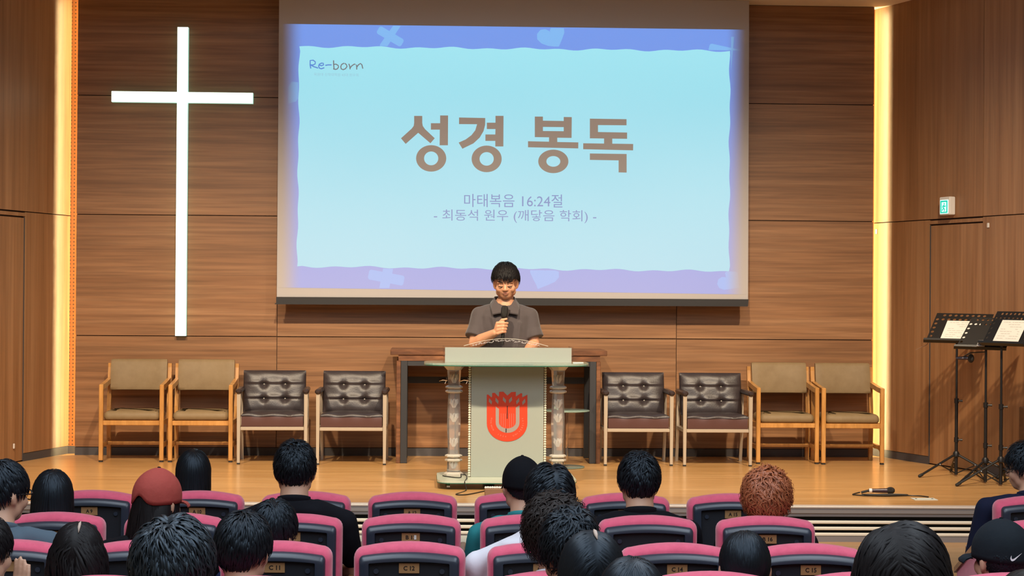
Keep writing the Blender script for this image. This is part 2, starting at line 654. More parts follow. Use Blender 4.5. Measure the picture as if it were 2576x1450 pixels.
def slab(pts, z0, z1):
    m = MB()
    return m.loft([[(p[0], p[1], z0) for p in pts], [(p[0], p[1], z1) for p in pts]])


struct('floor', slab([(-5.6, edge_y(-5.6)), (6.2, edge_y(6.2)), (6.2, 0.4), (-5.6, 0.4)], -0.03, 0.0), MAT['stage_floor'])
struct('floor_front', slab([(-6.6, -5.5), (7.0, -5.8), (7.0, edge_y(7.0) + 0.05), (-6.6, edge_y(-6.6) + 0.05)], -0.475, -0.25), MAT['stage_floor'])
struct('floor_hall', slab([(-6.6, -20), (7.0, -20), (7.0, -5.6), (-6.6, -5.3)], -0.52, -0.475), MAT['hall_floor'])
struct('ceiling', MB().box(-6.6, 7.0, -20, -2.2, 5.3, 5.35), MAT['ceiling_white'])
struct('ceiling_stage', MB().box(-6.0, 6.6, -2.2, 0.4, 4.13, 4.18), MAT['ceiling_white'])
struct('wall_header', MB().box(-6.6, 7.0, -2.22, -2.18, 4.13, 5.3), MAT['hall_wall'])
struct('wall_hall_left', MB().box(-6.65, -6.6, -20, -3.5, -0.5, 5.3), MAT['hall_wall'])
struct('wall_hall_right', MB().box(7.0, 7.05, -20, -3.5, -0.5, 5.3), MAT['hall_wall'])
struct('wall_hall_back', MB().box(-6.6, 7.0, -20.05, -20, -0.5, 5.3), MAT['hall_wall'])

# back wall: veneer panels with recessed joints
XL, XR = -3.40, 3.823
wb = struct_empty('wall_back')
obj('backing', MB().box(XL + 0.005, XR - 0.005, 0.012, 0.03, 0, 4.13), MAT['joint'], wb)
xs = (XL, -1.604, 2.017, XR)
zs = (0.072, 1.073, 2.160, 3.229, 4.13)
for zi in range(4):
    for xi in range(3):
        x0, x1 = xs[xi], xs[xi + 1]
        o = obj('panel', MB().box(x0 + (0.003 if xi else 0), x1 - (0.003 if xi < 2 else 0), 0, 0.014, zs[zi] + 0.004, zs[zi + 1] - 0.004), MAT['wall_veneer'], wb)
struct('baseboard_back', MB().box(XL, XR, 0.002, 0.012, 0.0, 0.070), MAT['baseboard'])
# recess behind the wall edges
struct('wall_recess', MB().box(-4.4, 4.9, 0.22, 0.25, 0, 4.13), MAT['joint'])

LW = dict(o=(-3.53 + 0.3 * 0.2, 0.2), rz=math.atan2(-0.9578, -0.2873))
RW = dict(o=(3.92 - 0.343 * 0.2, 0.2), rz=math.atan2(-0.9459, 0.3244))
wl = struct_empty('wall_left', (*LW['o'], 0), LW['rz'])
wr = struct_empty('wall_right', (*RW['o'], 0), RW['rz'])
T = 0.03
for root, sg, d0, d1, nm in ((wl, -1, 0.856, 1.80, 'left'), (wr, 1, 0.93, 1.69, 'right')):
    def sb(s0, s1, z0, z1, t0=0.0, t1=T, b=0.0):
        y0, y1 = sorted((sg * t0, sg * t1))
        return MB().box(s0, s1, y0, y1, z0, z1, b)
    obj('backing', sb(-0.02, 6.5, 0, 4.13, 0.026, 0.045), MAT['joint'], root)
    obj('panel', sb(0.0, d0 - 0.004, 0.072, 2.148), MAT['side_veneer'], root)
    obj('panel', sb(0.0, 1.69 if sg > 0 else 1.80, 2.156, 4.13), MAT['side_veneer'], root)
    obj('panel', sb(d1 + 0.004, 6.4, 0.072, 2.148), MAT['side_veneer'], root)
    obj('panel', sb(d1 + 0.006 if sg > 0 else 1.806, 6.4, 2.156, 4.13), MAT['side_veneer'], root)
    bb = obj('baseboard_' + nm, sb(0.0, d0 - 0.004, 0.0, 0.070, 0.004, 0.02), MAT['baseboard'])
    bb.location, bb.rotation_euler = root.location, root.rotation_euler
    bb['kind'] = 'structure'
    b2 = obj('baseboard_' + nm + '_front', sb(d1 + 0.01, 6.4, 0.0, 0.070, 0.004, 0.02), MAT['baseboard'])
    b2.location, b2.rotation_euler = root.location, root.rotation_euler
    b2['kind'] = 'structure'
    dr = struct_empty('door_1' if sg < 0 else 'door_2', root.location, root.rotation_euler[2])
    obj('leaf', sb(d0 + 0.012, d1 - 0.008, 0.012, 2.098, 0.008, 0.03), MAT['side_veneer'], dr)
    obj('lintel', sb(d0, d1, 2.112, 2.142, 0.002, 0.03), MAT['side_veneer'], dr)
    obj('hinge_strip', sb(d0 + 0.001, d0 + 0.009, 0.01, 2.10, 0.004, 0.02), MAT['baseboard'], dr)
# perforated metal strips at the back of the light coves
for nm, x0, x1 in (('trim_1', -3.52, -3.385), ('trim_2', 3.81, 3.90)):
    o = struct(nm, MB().box(x0, x1, 0.15, 0.165, 0.07, 4.13), MAT['perforated'])
    o2 = obj('base_strip', MB().box(x0, x1, 0.148, 0.165, 0, 0.069), MAT['baseboard'], o)
# vertical light strips hidden behind the edges of the back wall
for nm, x in (('trim_3', -3.311), ('trim_4', 3.740)):
    struct(nm, MB().box(x - 0.012, x + 0.012, 0.088, 0.104, 0.02, 4.1), MAT['led'])

# small white tags on the side walls
tag(obj('wall_tag', MB().box(-0.012, 0.012, -0.004, 0.004, -0.022, 0.022, 0.003), MAT['white_plastic']), 'small white tag stuck low on the left door', 'tag')
o = bpy.data.objects['wall_tag']
def wall_pt(W, s, off, z):
    c, sn = math.cos(W['rz']), math.sin(W['rz'])
    return (W['o'][0] + s * c - off * sn, W['o'][1] + s * sn + off * c, z)
o.location = wall_pt(LW, 1.02, 0.0, 0.145); o.rotation_euler[2] = LW['rz']
o = obj('wall_tag', MB().box(-0.012, 0.012, -0.004, 0.004, -0.022, 0.022, 0.003), MAT['white_plastic'])
tag(o, 'small white tag high on the glowing cove beside the back wall', 'tag')
o.location = wall_pt(RW, 0.10, -0.004, 2.072); o.rotation_euler[2] = RW['rz']
o = obj('wall_tag', MB().box(-0.014, 0.014, -0.004, 0.004, -0.02, 0.02, 0.003), MAT['white_plastic'])
tag(o, 'small white tag right of the door under the exit sign', 'tag')
o.location = wall_pt(RW, 1.77, -0.004, 2.075); o.rotation_euler[2] = RW['rz']

# stage front: nosing, fascia and white louvre bars
sf = struct_empty('wall_stage_front', (0, -3.70, 0), math.atan(EDGE_S))
obj('nosing', MB().box(-5.6, 6.2, -0.035, 0.06, -0.012, 0.002, 0.003), MAT['nosing'], sf)
obj('fascia', MB().box(-5.6, 6.2, -0.028, 0.05, -0.048, -0.012), MAT['fascia'], sf)
obj('fascia_lip', MB().box(-5.6, 6.2, -0.018, 0.05, -0.072, -0.048), MAT['fascia'], sf)
obj('back_plate', MB().box(-5.6, 6.2, 0.03, 0.05, -0.25, -0.07), MAT['black_gap'], sf)
for z in (-0.113, -0.157, -0.199):
    obj('louvre_bar', MB().box(-5.6, 6.2, -0.012, 0.02, z - 0.011, z + 0.011, 0.005), MAT['slat_white'], sf)
obj('skirting', MB().box(-5.6, 6.2, -0.015, 0.04, -0.25, -0.212), MAT['fascia'], sf)

# low step block in front of the stage
st = thing('step_block', 'pale grey step block with red edging at the foot of the stage', 'steps', (-0.37, -4.2, -0.25))
obj('tread', MB().box(-0.42, 0.42, -0.42, 0.40, 0.0, 0.045, 0.006), MAT['step_grey'], st)
obj('edging', MB().box(-0.42, 0.42, -0.435, -0.421, 0.008, 0.04, 0.003), MAT['step_red'], st)
obj('lower_tread', MB().box(-0.42, 0.42, -1.0, -0.436, -0.0, 0.012, 0.004), MAT['step_grey'], st)

# ---------------------------------------------------------------- cross
cr = thing('wall_cross', 'tall glowing white cross mounted on the wood panelled wall', 'cross', (-2.459, -0.002, 1.075))
def cross_out(g):
    a, t, b, aw, zc, hh = 0.048 - g, 2.77 - g, 0.0 + g, 0.629 - g, 2.14, 0.048 - g
    return [(-a, b), (a, b), (a, zc - hh), (aw, zc - hh), (aw, zc + hh), (a, zc + hh), (a, t), (-a, t), (-a, zc + hh), (-aw, zc + hh), (-aw, zc - hh), (-a, zc - hh)]
obj('side_wall', MB().prism([cross_out(0.0)], -0.056, 0.0), MAT['cross_side'], cr)
obj('light_face', MB().prism([cross_out(0.002)], -0.062, -0.0565), MAT['cross_light'], cr)

# ---------------------------------------------------------------- projection screen
SY = -0.25
sc_ = thing('projection_screen', 'large pull-down projection screen showing a pale blue slide with brown title', 'screen', (0, 0, 0))
obj('cloth', MB().prism([[(-1.588, 1.432), (2.627, 1.440), (2.619, 4.128), (-1.587, 4.128)]], SY, SY + 0.004), MAT['screen_fabric'], sc_)
obj('bottom_bar', MB().prism([[(-1.592, 1.372), (2.625, 1.382), (2.629, 1.440), (-1.592, 1.431)]], SY - 0.016, SY + 0.016), MAT['screen_bar'], sc_)
obj('bottom_rail', MB().prism([[(-1.603, 1.366), (2.622, 1.375), (2.622, 1.384), (-1.603, 1.376)]], SY - 0.022, SY + 0.022), MAT['screen_bar'], sc_)
slide = obj('slide', MB().prism([[(-1.575, 1.515), (2.605, 1.483), (2.612, 3.866), (-1.575, 3.858)]], SY - 0.0012, SY - 0.0002), MAT['slide_frame'], sc_)
rng = random.Random(4)


def wavy(p, q, n, amp, nrm):
    out = []
    ph = rng.random() * 6
    for i in range(n):
        t = i / n
        k = amp * (math.sin(t * n * 0.85 + ph) * 0.6 + math.sin(t * n * 0.37 + ph * 2) * 0.5)
        if i == 0:
            k = 0
        out.append((p[0] + (q[0] - p[0]) * t + nrm[0] * k, p[1] + (q[1] - p[1]) * t + nrm[1] * k))
    return out


a, b, c, d = (-1.409, 1.704), (2.452, 1.690), (2.448, 3.672), (-1.405, 3.660)
outl = wavy(a, b, 90, 0.011, (0, 1)) + wavy(b, c, 46, 0.008, (1, 0)) + wavy(c, d, 90, 0.011, (0, 1)) + wavy(d, a, 46, 0.008, (1, 0))
obj('slide_panel', MB().prism([outl], SY - 0.0022, SY - 0.0014), MAT['slide_panel'], slide)


def rrect(cx_, cz_, w, h, ang, rr=0.02):
    P = []
    for sx, sz, a0 in ((1, 1, 0), (-1, 1, 90), (-1, -1, 180), (1, -1, 270)):
        for k in range(4):
            t = math.radians(a0 + k * 30)
            P.append((sx * (w / 2 - rr) + rr * math.cos(t), sz * (h / 2 - rr) + rr * math.sin(t)))
    ca, sa = math.cos(ang), math.sin(ang)
    return [(cx_ + x * ca - z * sa, cz_ + x * sa + z * ca) for x, z in P]


def clipz(P, zmin, zmax, xmin=-9, xmax=9):
    return [(min(max(x, xmin), xmax), min(max(z, zmin), zmax)) for x, z in P]


cnt = 0
def deco(polys):
    m = MB()
    for i, P in enumerate(polys):
        m.prism([P], SY - 0.0018 - 0.0001 * i, SY - 0.0013)
    obj('slide_decor', m, MAT['slide_shape'], slide)
deco([clipz(rrect(-0.600, 3.770, 0.075, 0.27, -0.52), 3.672, 3.855), clipz(rrect(-0.600, 3.760, 0.25, 0.075, -0.52), 3.672, 3.855)])
deco([clipz(rrect(2.405, 3.68, 0.09, 0.40, -0.2), 3.45, 3.80, 2.458), clipz(rrect(2.405, 3.665, 0.30, 0.09, -0.2), 3.678, 3.80)])
deco([clipz(rrect(-0.62, 1.600, 0.09, 0.26, -0.15), 1.517, 1.690), clipz(rrect(-0.62, 1.61, 0.32, 0.09, -0.18), 1.52, 1.690)])
hb = []
for k in range(20):
    t = 2 * pi * k / 20
    x = 0.115 * (math.sin(t) ** 3)
    z = 0.115 * (0.81 * math.cos(t) - 0.31 * math.cos(2 * t) - 0.125 * math.cos(3 * t) - 0.06 * math.cos(4 * t))
    hb.append((x, z))
def heart(cx_, cz_, ang, s):
    ca, sa = math.cos(ang), math.sin(ang)
    return [(cx_ + s * (x * ca - z * sa), cz_ + s * (x * sa + z * ca)) for x, z in hb]
deco([clipz(heart(0.845, 3.78, 0.45, 1.15), 3.69, 3.855)])
deco([clipz(heart(0.78, 1.64, -0.35, 1.2), 1.52, 1.686)])
deco([[(-1.50, 3.15), (-1.43, 3.17), (-1.412, 3.20), (-1.412, 3.34), (-1.47, 3.345), (-1.50, 3.30)]])
deco([clipz(heart(2.46, 1.61, 0.9, 1.0), 1.51, 1.688)])

# title lettering, traced stroke by stroke
TA = (TX0, TXU, TXV, TZ0, TZU, TZV) = (-0.531, 0.000856, 0.0000060, 3.131, 0.0000089, -0.000855)
def tp(u, v):
    return (TX0 + TXU * u + TXV * v, TZ0 + TZU * u + TZV * v)
def ring(cx_, cy_, rx, ry, n=40):
    return [tp(cx_ + rx * math.cos(2 * pi * k / n), cy_ + ry * math.sin(2 * pi * k / n)) for k in range(n)]
glyphs = [
    [[(173, 92), (257, 92), (257, 165), (263, 197), (286, 230), (387, 325), (342, 377), (215, 268), (85, 384), (36, 326), (148, 224), (168, 197), (173, 165)]],
    [[(443, 87), (526, 87), (524, 398), (438, 398), (440, 235), (347, 235), (347, 168), (443, 168)]],
    [[(640, 108), (913, 113), (912, 185), (895, 250), (855, 318), (790, 378), (675, 434), (636, 370), (710, 337), (770, 292), (810, 240), (828, 178), (640, 177)]],
    [[(1020, 90), (1104, 90), (1102, 410), (1018, 410), (1018, 352), (915, 352), (915, 285), (1018, 285), (1020, 228), (930, 228), (930, 162), (1020, 162)]],
    [[(1431, 97), (1516, 97), (1516, 140), (1734, 143), (1734, 101), (1818, 102), (1816, 320), (1666, 318), (1666, 363), (1887, 367), (1886, 430), (1360, 418), (1360, 355), (1580, 360), (1580, 314), (1431, 312)],
     [(1516, 205), (1734, 207), (1734, 250), (1516, 248)]],
    [[(2008, 118), (2393, 123), (2393, 187), (2093, 185), (2093, 258), (2399, 263), (2399, 329), (2243, 327), (2243, 380), (2463, 383), (2462, 450), (1938, 438), (1938, 376), (2157, 379), (2157, 326), (2008, 324)]],
    [[(2008, 483), (2394, 488), (2394, 683), (2310, 681), (2310, 555), (2008, 550)]],
]
tm = MB()
for g in glyphs:
    tm.prism([[tp(*p) for p in pl] for pl in g], SY - 0.0032, SY - 0.0024)
for cx_, cy_, rx, ry, hx, hy in ((350, 535, 157, 138, 74, 72), (928, 540, 157, 139, 74, 71), (1625, 566, 158, 123, 73, 56)):
    tm.prism([ring(cx_, cy_, rx, ry), ring(cx_, cy_, hx, hy)], SY - 0.0032, SY - 0.0024)
obj('title_lettering', tm, MAT['slide_title'], slide)
def split_words(name, me, mt, parent, gap=0.03):
    """one object per written word"""
    co = [v.co.copy() for v in me.vertices]
    xs_ = sorted(c.x for c in co)
    cuts = [(p + q) / 2 for p, q in zip(xs_, xs_[1:]) if q - p > gap]
    fs_ = [tuple(p.vertices) for p in me.polygons]
    for i in range(len(cuts) + 1):
        lo = cuts[i - 1] if i else -99
        hi = cuts[i] if i < len(cuts) else 99
        sel = [f for f in fs_ if lo < co[f[0]].x < hi]
        ids = sorted({v for f in sel for v in f})
        mp_ = {v: k for k, v in enumerate(ids)}
        m_ = MB().add([co[v] for v in ids], [tuple(mp_[v] for v in f) for f in sel])
        obj(name, m_, mt, parent)


t1 = fit_text(text_mesh('\ub9c8\ud0dc\ubcf5\uc74c 16:24\uc808', 0.0), tp(693, 1042), tp(1720, 1050), tp(693, 905), SY - 0.0026)
split_words('verse_lettering', t1, MAT['slide_text'], slide)
t2 = fit_text(text_mesh('- \ucd5c\ub3d9\uc11d \uc6d0\uc6b0 (\uae68\ub2ff\uc74c \ud559\ud68c) -', 0.0), tp(378, 1203), tp(2076, 1215), tp(378, 1066), SY - 0.0026)
split_words('verse_lettering', t2, MAT['slide_text'], slide)
# hand-lettered logo in the corner
LX0, LXU, LZ0, LZV = -1.380, 0.0002465, 3.615, -0.0002472
def lp_(u, v):
    return (LX0 + LXU * u, LZ0 + LZV * v)
strokes_blue = [[(315, 610), (290, 480), (290, 320), (400, 310), (475, 370), (470, 440), (400, 480), (300, 480)], [(300, 480), (420, 540), (575, 590)],
                [(610, 480), (700, 505), (775, 470), (760, 415), (700, 410), (620, 450), (595, 520), (620, 590), (690, 615), (800, 575)], [(835, 490), (940, 470), (1060, 470)]]
strokes_grey = [[(1130, 305), (1135, 450), (1150, 600)], [(1140, 450), (1220, 440), (1300, 490), (1310, 550), (1260, 615), (1200, 630), (1120, 610)],
                [(1510, 400), (1420, 450), (1390, 530), (1410, 610), (1480, 635), (1560, 600), (1615, 520), (1590, 450), (1530, 405)],
                [(1680, 420), (1710, 500), (1730, 620)], [(1735, 560), (1790, 490), (1880, 430), (1920, 440)], [(1950, 450), (1965, 530), (1965, 625)],
                [(1970, 530), (2030, 450), (2100, 405), (2150, 450), (2185, 590)]]
m = MB()
for s in strokes_blue:
    m.ribbon([lp_(*p) for p in s], 0.0105, SY - 0.0032, SY - 0.0024)
obj('logo_lettering', m, MAT['slide_blue'], slide)
m = MB()
for s in strokes_grey:
    m.ribbon([lp_(*p) for p in s], 0.0095, SY - 0.0032, SY - 0.0024)
obj('logo_lettering', m, MAT['slide_grey'], slide)
t3 = fit_text(text_mesh('\ubaa9\uc6d0\ub300 \uc2e0\ud559\ub300\ud559\uc6d0 43\ub300 \uc6d0\uc6b0\ud68c', 0.0), lp_(430, 870), lp_(2030, 880), lp_(430, 760), SY - 0.0026)
link('logo_caption', t3, MAT['slide_faint'], slide)

# ---------------------------------------------------------------- exit sign
ex = thing('exit_sign', 'green lit exit sign box above the right side door', 'exit sign', wall_pt(RW, 1.235, 0.0, 2.18), RW['rz'])
obj('housing', MB().box(-0.075, 0.075, -0.062, -0.001, 0, 0.157, 0.006), MAT['white_plastic'], ex)
obj('lit_face', MB().box(-0.058, 0.058, -0.0655, -0.0625, 0.012, 0.130), MAT['exit_white'], ex)
gf = MB()
for bx_ in ((-0.05, 0.05, 0.112, 0.124), (-0.05, 0.05, 0.018, 0.028), (-0.05, -0.036, 0.018, 0.124), (0.036, 0.05, 0.018, 0.124)):
    gf.box(bx_[0], bx_[1], -0.0685, -0.0658, bx_[2], bx_[3])
obj('green_border', gf, MAT['exit_green'], ex)
rm = MB().ell((0.004, -0.0675, 0.096), (0.009, 0.0012, 0.008), 10, 6)
for s in ([(0.0, 0.085), (-0.006, 0.06)], [(-0.006, 0.06), (0.012, 0.048), (0.006, 0.032)], [(-0.006, 0.06), (-0.016, 0.048), (-0.026, 0.04)], [(0.0, 0.082), (0.016, 0.072), (0.024, 0.08)], [(0.0, 0.082), (-0.016, 0.078), (-0.02, 0.064)]):
    rm.ribbon(s, 0.009, -0.0685, -0.066)
obj('running_figure', rm, MAT['exit_green'], ex)
# ---------------------------------------------------------------- wooden armchairs
def wooden_chair():
    t = thing('wooden_armchair', 'x', 'chair')
    W = MAT['chair_wood']
    for s in (-1, 1):
        x = s * 0.259
        obj('front_leg', MB().box(x - 0.018, x + 0.018, -0.232, -0.196, 0.012, 0.668, 0.005), W, t)
        obj('leg_tip', MB().box(x - 0.016, x + 0.016, -0.230, -0.198, 0.0, 0.012), MAT['foot_black'], t)
        xr = s * 0.262
        m = MB()
        pr = [(0.205, 0.0), (0.19, 0.30), (0.195, 0.46), (0.225, 0.66), (0.250, 0.80), (0.252, 0.835)]
        m.loft([[(xr - 0.017, y - 0.02, z), (xr + 0.017, y - 0.02, z), (xr + 0.017, y + 0.02, z), (xr - 0.017, y + 0.02, z)] for y, z in pr])
        obj('rear_leg', m, W, t)
        m = MB()
        pr = [(-0.212, 0.645), (-0.10, 0.652), (0.05, 0.668), (0.232, 0.690)]
        m.loft([[(x - 0.017, y, z - 0.022), (x + 0.017, y, z - 0.022), (x + 0.017, y, z + 0.022), (x - 0.017, y, z + 0.022)] for y, z in pr])
        obj('armrest', m, W, t)
        m = MB()
        pr = [(-0.205, 0.105, 0.165), (-0.12, 0.125, 0.16), (0.10, 0.125, 0.16), (0.19, 0.115, 0.165)]
        m.loft([[(x - 0.012, y, z0), (x + 0.012, y, z0), (x + 0.012, y, z1), (x - 0.012, y, z1)] for y, z0, z1 in pr])
        obj('side_stretcher', m, W, t)
        obj('side_rail', MB().box(x - 0.013, x + 0.013, -0.2, 0.19, 0.318, 0.356), W, t)
    obj('front_rail', MB().box(-0.242, 0.242, -0.226, -0.202, 0.316, 0.357, 0.004), W, t)
    obj('rear_rail', MB().box(-0.245, 0.245, 0.17, 0.192, 0.318, 0.356), W, t)
    obj('stretcher', MB().box(-0.247, 0.247, 0.03, 0.06, 0.128, 0.158, 0.004), W, t)
    m = MB()
    def sl(ins, z):
        P = []
        for sx, sy, a0 in ((1, 1, 0), (-1, 1, 90), (-1, -1, 180), (1, -1, 270)):
            for k in range(5):
                a = math.radians(a0 + k * 22.5)
                P.append((sx * (0.238 - 0.04) + (0.04 - ins) * math.cos(a), -0.025 + sy * (0.195 - 0.04) + (0.04 - ins) * math.sin(a), z))
        return P
    m.loft([sl(0.012, 0.362), sl(0.0, 0.372), sl(-0.004, 0.395), sl(0.004, 0.420), sl(0.024, 0.436), sl(0.10, 0.444)])
    obj('seat_cushion', m, MAT['olive'], t, True, 60)
    m = MB()
    loops = []
    n = 14
    for j, (z, tk) in enumerate(((0.600, 0.010), (0.606, 0.022), (0.63, 0.030), (0.74, 0.032), (0.84, 0.030), (0.866, 0.022), (0.873, 0.010))):
        yb = 0.168 + (z - 0.6) * 0.20
        fr, bk = [], []
        for i in range(n + 1):
            u = -1 + 2 * i / n
            ed = 1 - abs(u) ** 10
            x = u * (0.246 - (0.010 if tk < 0.02 else 0))
            yc = yb + 0.022 * (1 - u * u) - 0.015
            fr.append((x, yc - tk * (0.5 + 0.5 * ed), z))
            bk.append((x, yc + tk * 0.7, z))
        loops.append(fr + bk[::-1])
    m.loft(loops)
    obj('backrest', m, MAT['olive'], t, True, 50)
    return t


def leather_chair():
    t = thing('leather_armchair', 'x', 'chair')
    W = MAT['beige_metal']
    for s in (-1, 1):
        x = s * 0.285
        obj('front_leg', MB().loft([[(x - 0.012, -0.232, 0.012), (x + 0.012, -0.232, 0.012), (x + 0.012, -0.205, 0.012), (x - 0.012, -0.205, 0.012)],
                                    [(x - 0.016, -0.236, 0.608), (x + 0.016, -0.236, 0.608), (x + 0.016, -0.205, 0.608), (x - 0.016, -0.205, 0.608)]]), W, t)
        obj('leg_tip', MB().box(x - 0.013, x + 0.013, -0.233, -0.204, 0.0, 0.013), MAT['foot_black'], t)
        xr = s * 0.285
        obj('rear_leg', MB().loft([[(xr - 0.013, y - 0.013, z), (xr + 0.013, y - 0.013, z), (xr + 0.013, y + 0.013, z), (xr - 0.013, y + 0.013, z)] for y, z in ((0.27, 0.0), (0.20, 0.30), (0.20, 0.608))]), W, t)
        obj('side_rail', MB().box(x - 0.011, x + 0.011, -0.21, 0.205, 0.292, 0.318), W, t)
        obj('armrest', MB().box(x - 0.026, x + 0.026, -0.258, 0.20, 0.606, 0.646, 0.012), MAT['arm_black'], t, True, 40)
    obj('front_rail', MB().box(-0.27, 0.27, -0.230, -0.206, 0.290, 0.320, 0.004), W, t)
    obj('rear_rail', MB().box(-0.27, 0.27, 0.19, 0.21, 0.292, 0.318), W, t)
    m = MB()
    N = 28
    fr = []
    # seat cushion: soft top with a wrinkled front edge
    def so(ins, z, wob=0.0):
        P = []
        for i in range(N + 1):
            u = -1 + 2 * i / N
            P.append((u * (0.262 - ins), -0.222 + ins * 0.6 + 0.004 * math.sin(u * 9) * wob, z + 0.005 * math.sin(u * 7 + 1) * wob))
        P += [(0.262 - ins, 0.18, z), (-(0.262 - ins), 0.18, z)]
        return P
    m.loft([so(0.004, 0.321), so(0.0, 0.326), so(0.0, 0.400, 0.2), so(0.002, 0.408, 0.5)])
    c = obj('seat_cushion', m, MAT['leather_side'], t, True, 40)
    m = MB()
    m.loft([so(-0.004, 0.408, 0.5), so(-0.006, 0.416, 1), so(0.004, 0.428, 1), so(0.03, 0.438, 1), so(0.12, 0.446, 0.4)])
    obj('seat_top', m, MAT['leather'], t, True, 50)
    # tufted backrest
    nu, nv = 44, 34
    Wd, z0, z1 = 0.272, 0.425, 0.785
    btn = [(-0.092, 0.540), (0.092, 0.540), (-0.092, 0.665), (0.092, 0.665)]
    V, Fs = [], []
    for j in range(nv + 1):
        for i in range(nu + 1):
            u, v = -1 + 2 * i / nu, j / nv
            x, z = u * Wd, z0 + (z1 - z0) * v
            e = (1 - abs(u) ** 8) * (1 - abs(2 * v - 1) ** 8)
            h = 0.030 * e
            for bx_, bz in btn:
                d2 = (x - bx_) ** 2 + (z - bz) ** 2
                h -= 0.030 * math.exp(-d2 / 0.0009) * e
            for bz in (0.540, 0.665):
                h -= 0.007 * math.exp(-((z - bz) / 0.006) ** 2) * e
                h += 0.007 * math.exp(-((z - bz - 0.022) / 0.014) ** 2) * e
            for bx_ in (-0.092, 0.092):
                h -= 0.005 * math.exp(-((x - bx_) / 0.006) ** 2) * e
            h += 0.004 * math.sin(x * 23 + z * 17) * e
            V.append((x, 0.125 + (z - z0) * 0.22 - h, z))
    nb = len(V)
    for j in range(nv + 1):
        for i in range(nu + 1):
            u, v = -1 + 2 * i / nu, j / nv
            V.append((u * Wd, 0.165 + (z1 - z0) * v * 0.22, z0 + (z1 - z0) * v))
    k = nu + 1
    for j in range(nv):
        for i in range(nu):
            a = j * k + i
            Fs.append((a, a + 1, a + k + 1, a + k))
            Fs.append((nb + a, nb + a + k, nb + a + k + 1, nb + a + 1))
    for i in range(nu):
        Fs.append((i, nb + i, nb + i + 1, i + 1))
        a = nv * k + i
        Fs.append((a, a + 1, nb + a + 1, nb + a))
    for j in range(nv):
        a = j * k
        Fs.append((a, a + k, nb + a + k, nb + a))
        a = j * k + nu
        Fs.append((a, nb + a, nb + a + k, a + k))
    bk = obj('backrest', MB().add(V, Fs), MAT['leather'], t, True, 60)
    for bx_, bz in btn:
        obj('button', MB().ell((bx_, 0.125 + (bz - z0) * 0.22 - 0.005, bz), (0.007, 0.005, 0.007), 10, 6), MAT['button'], bk, True)
    return t


wc = wooden_chair()
for i, (x, y, rz, lab) in enumerate((
        (-2.795, -0.425, 0.0, 'wooden armchair with olive cushions standing leftmost, next to the left cove light'),
        (-2.203, -0.425, 0.0, 'wooden armchair with olive cushions directly left of the dark leather armchairs under the cross'),
        (2.906, -0.46, 0.0, 'wooden armchair with olive cushions directly right of the dark leather armchairs'),
        (3.474, -0.50, 0.0, 'wooden armchair with olive cushions standing rightmost in front of the right cove light'))):
    o = wc if i == 0 else copy_tree(wc)
    o.location, o.rotation_euler[2] = (x, y, 0), rz
    tag(o, lab, 'chair', 'wooden armchairs along the back wall')
lc = leather_chair()
for i, (x, y, rz, lab) in enumerate((
        (-1.580, -0.595, 0.035, 'dark brown tufted leather armchair next to the left pair of wooden chairs'),
        (-0.892, -0.635, -0.02, 'dark brown tufted leather armchair just left of the long wooden table'),
        (1.570, -0.655, 0.0, 'dark brown tufted leather armchair just right of the long wooden table'),
        (2.250, -0.69, 0.0, 'dark brown tufted leather armchair next to the right pair of wooden chairs'))):
    o = lc if i == 0 else copy_tree(lc)
    o.location, o.rotation_euler[2] = (x, y, 0), rz
    tag(o, lab, 'chair', 'leather armchairs along the back wall')

# ---------------------------------------------------------------- long table behind the lectern
tb = thing('wooden_table', 'long dark wooden table on black steel legs behind the lectern', 'table', (0.37, -0.42, 0))
nb_ = 5
for i in range(nb_):
    y0 = -0.30 + 0.60 * i / nb_
    obj('top_board', MB().box(-0.94, 0.94, y0 + 0.001, y0 + 0.12 - 0.001, 0.938, 0.985, 0.004), MAT['table_wood'], tb)
obj('apron', MB().box(-0.87, 0.88, -0.285, -0.265, 0.888, 0.937), MAT['table_wood'], tb)
obj('apron', MB().box(-0.87, 0.88, 0.265, 0.285, 0.888, 0.937), MAT['table_wood'], tb)
for s in (-1, 1):
    for y in (-1, 1):
        x = s * 0.868
        obj('wood_post', MB().box(x - 0.018, x + 0.018, y * 0.262 - 0.022, y * 0.262 + 0.022, 0, 0.888, 0.003), MAT['table_wood'], tb)
        x = s * 0.820
        obj('steel_leg', MB().box(x - 0.029, x + 0.029, y * 0.265 - 0.022, y * 0.265 + 0.022, 0, 0.888, 0.003), MAT['steel_dark'], tb)
obj('steel_rail', MB().box(-0.79, 0.79, -0.28, -0.25, 0.845, 0.887), MAT['steel_dark'], tb)
obj('steel_rail', MB().box(-0.79, 0.79, 0.24, 0.27, 0.668, 0.726), MAT['steel_dark'], tb)
obj('steel_rail', MB().box(-0.845, -0.795, -0.24, 0.24, 0.845, 0.887), MAT['steel_dark'], tb)
obj('steel_rail', MB().box(0.795, 0.845, -0.24, 0.24, 0.845, 0.887), MAT['steel_dark'], tb)
for x in (-0.46, -0.27, 0.95 - 0.37, 0.36):
    tw = MB()
    tw.tube([(x - 0.05, 0.236, 0.69), (x - 0.02, 0.22, 0.70), (x + 0.02, 0.225, 0.695)], 0.007, 6)
    tw.tube([(x + 0.0, 0.236, 0.665), (x + 0.015, 0.225, 0.70), (x + 0.01, 0.236, 0.735)], 0.005, 6)
    obj('clamp', tw, MAT['chrome'], tb, True)

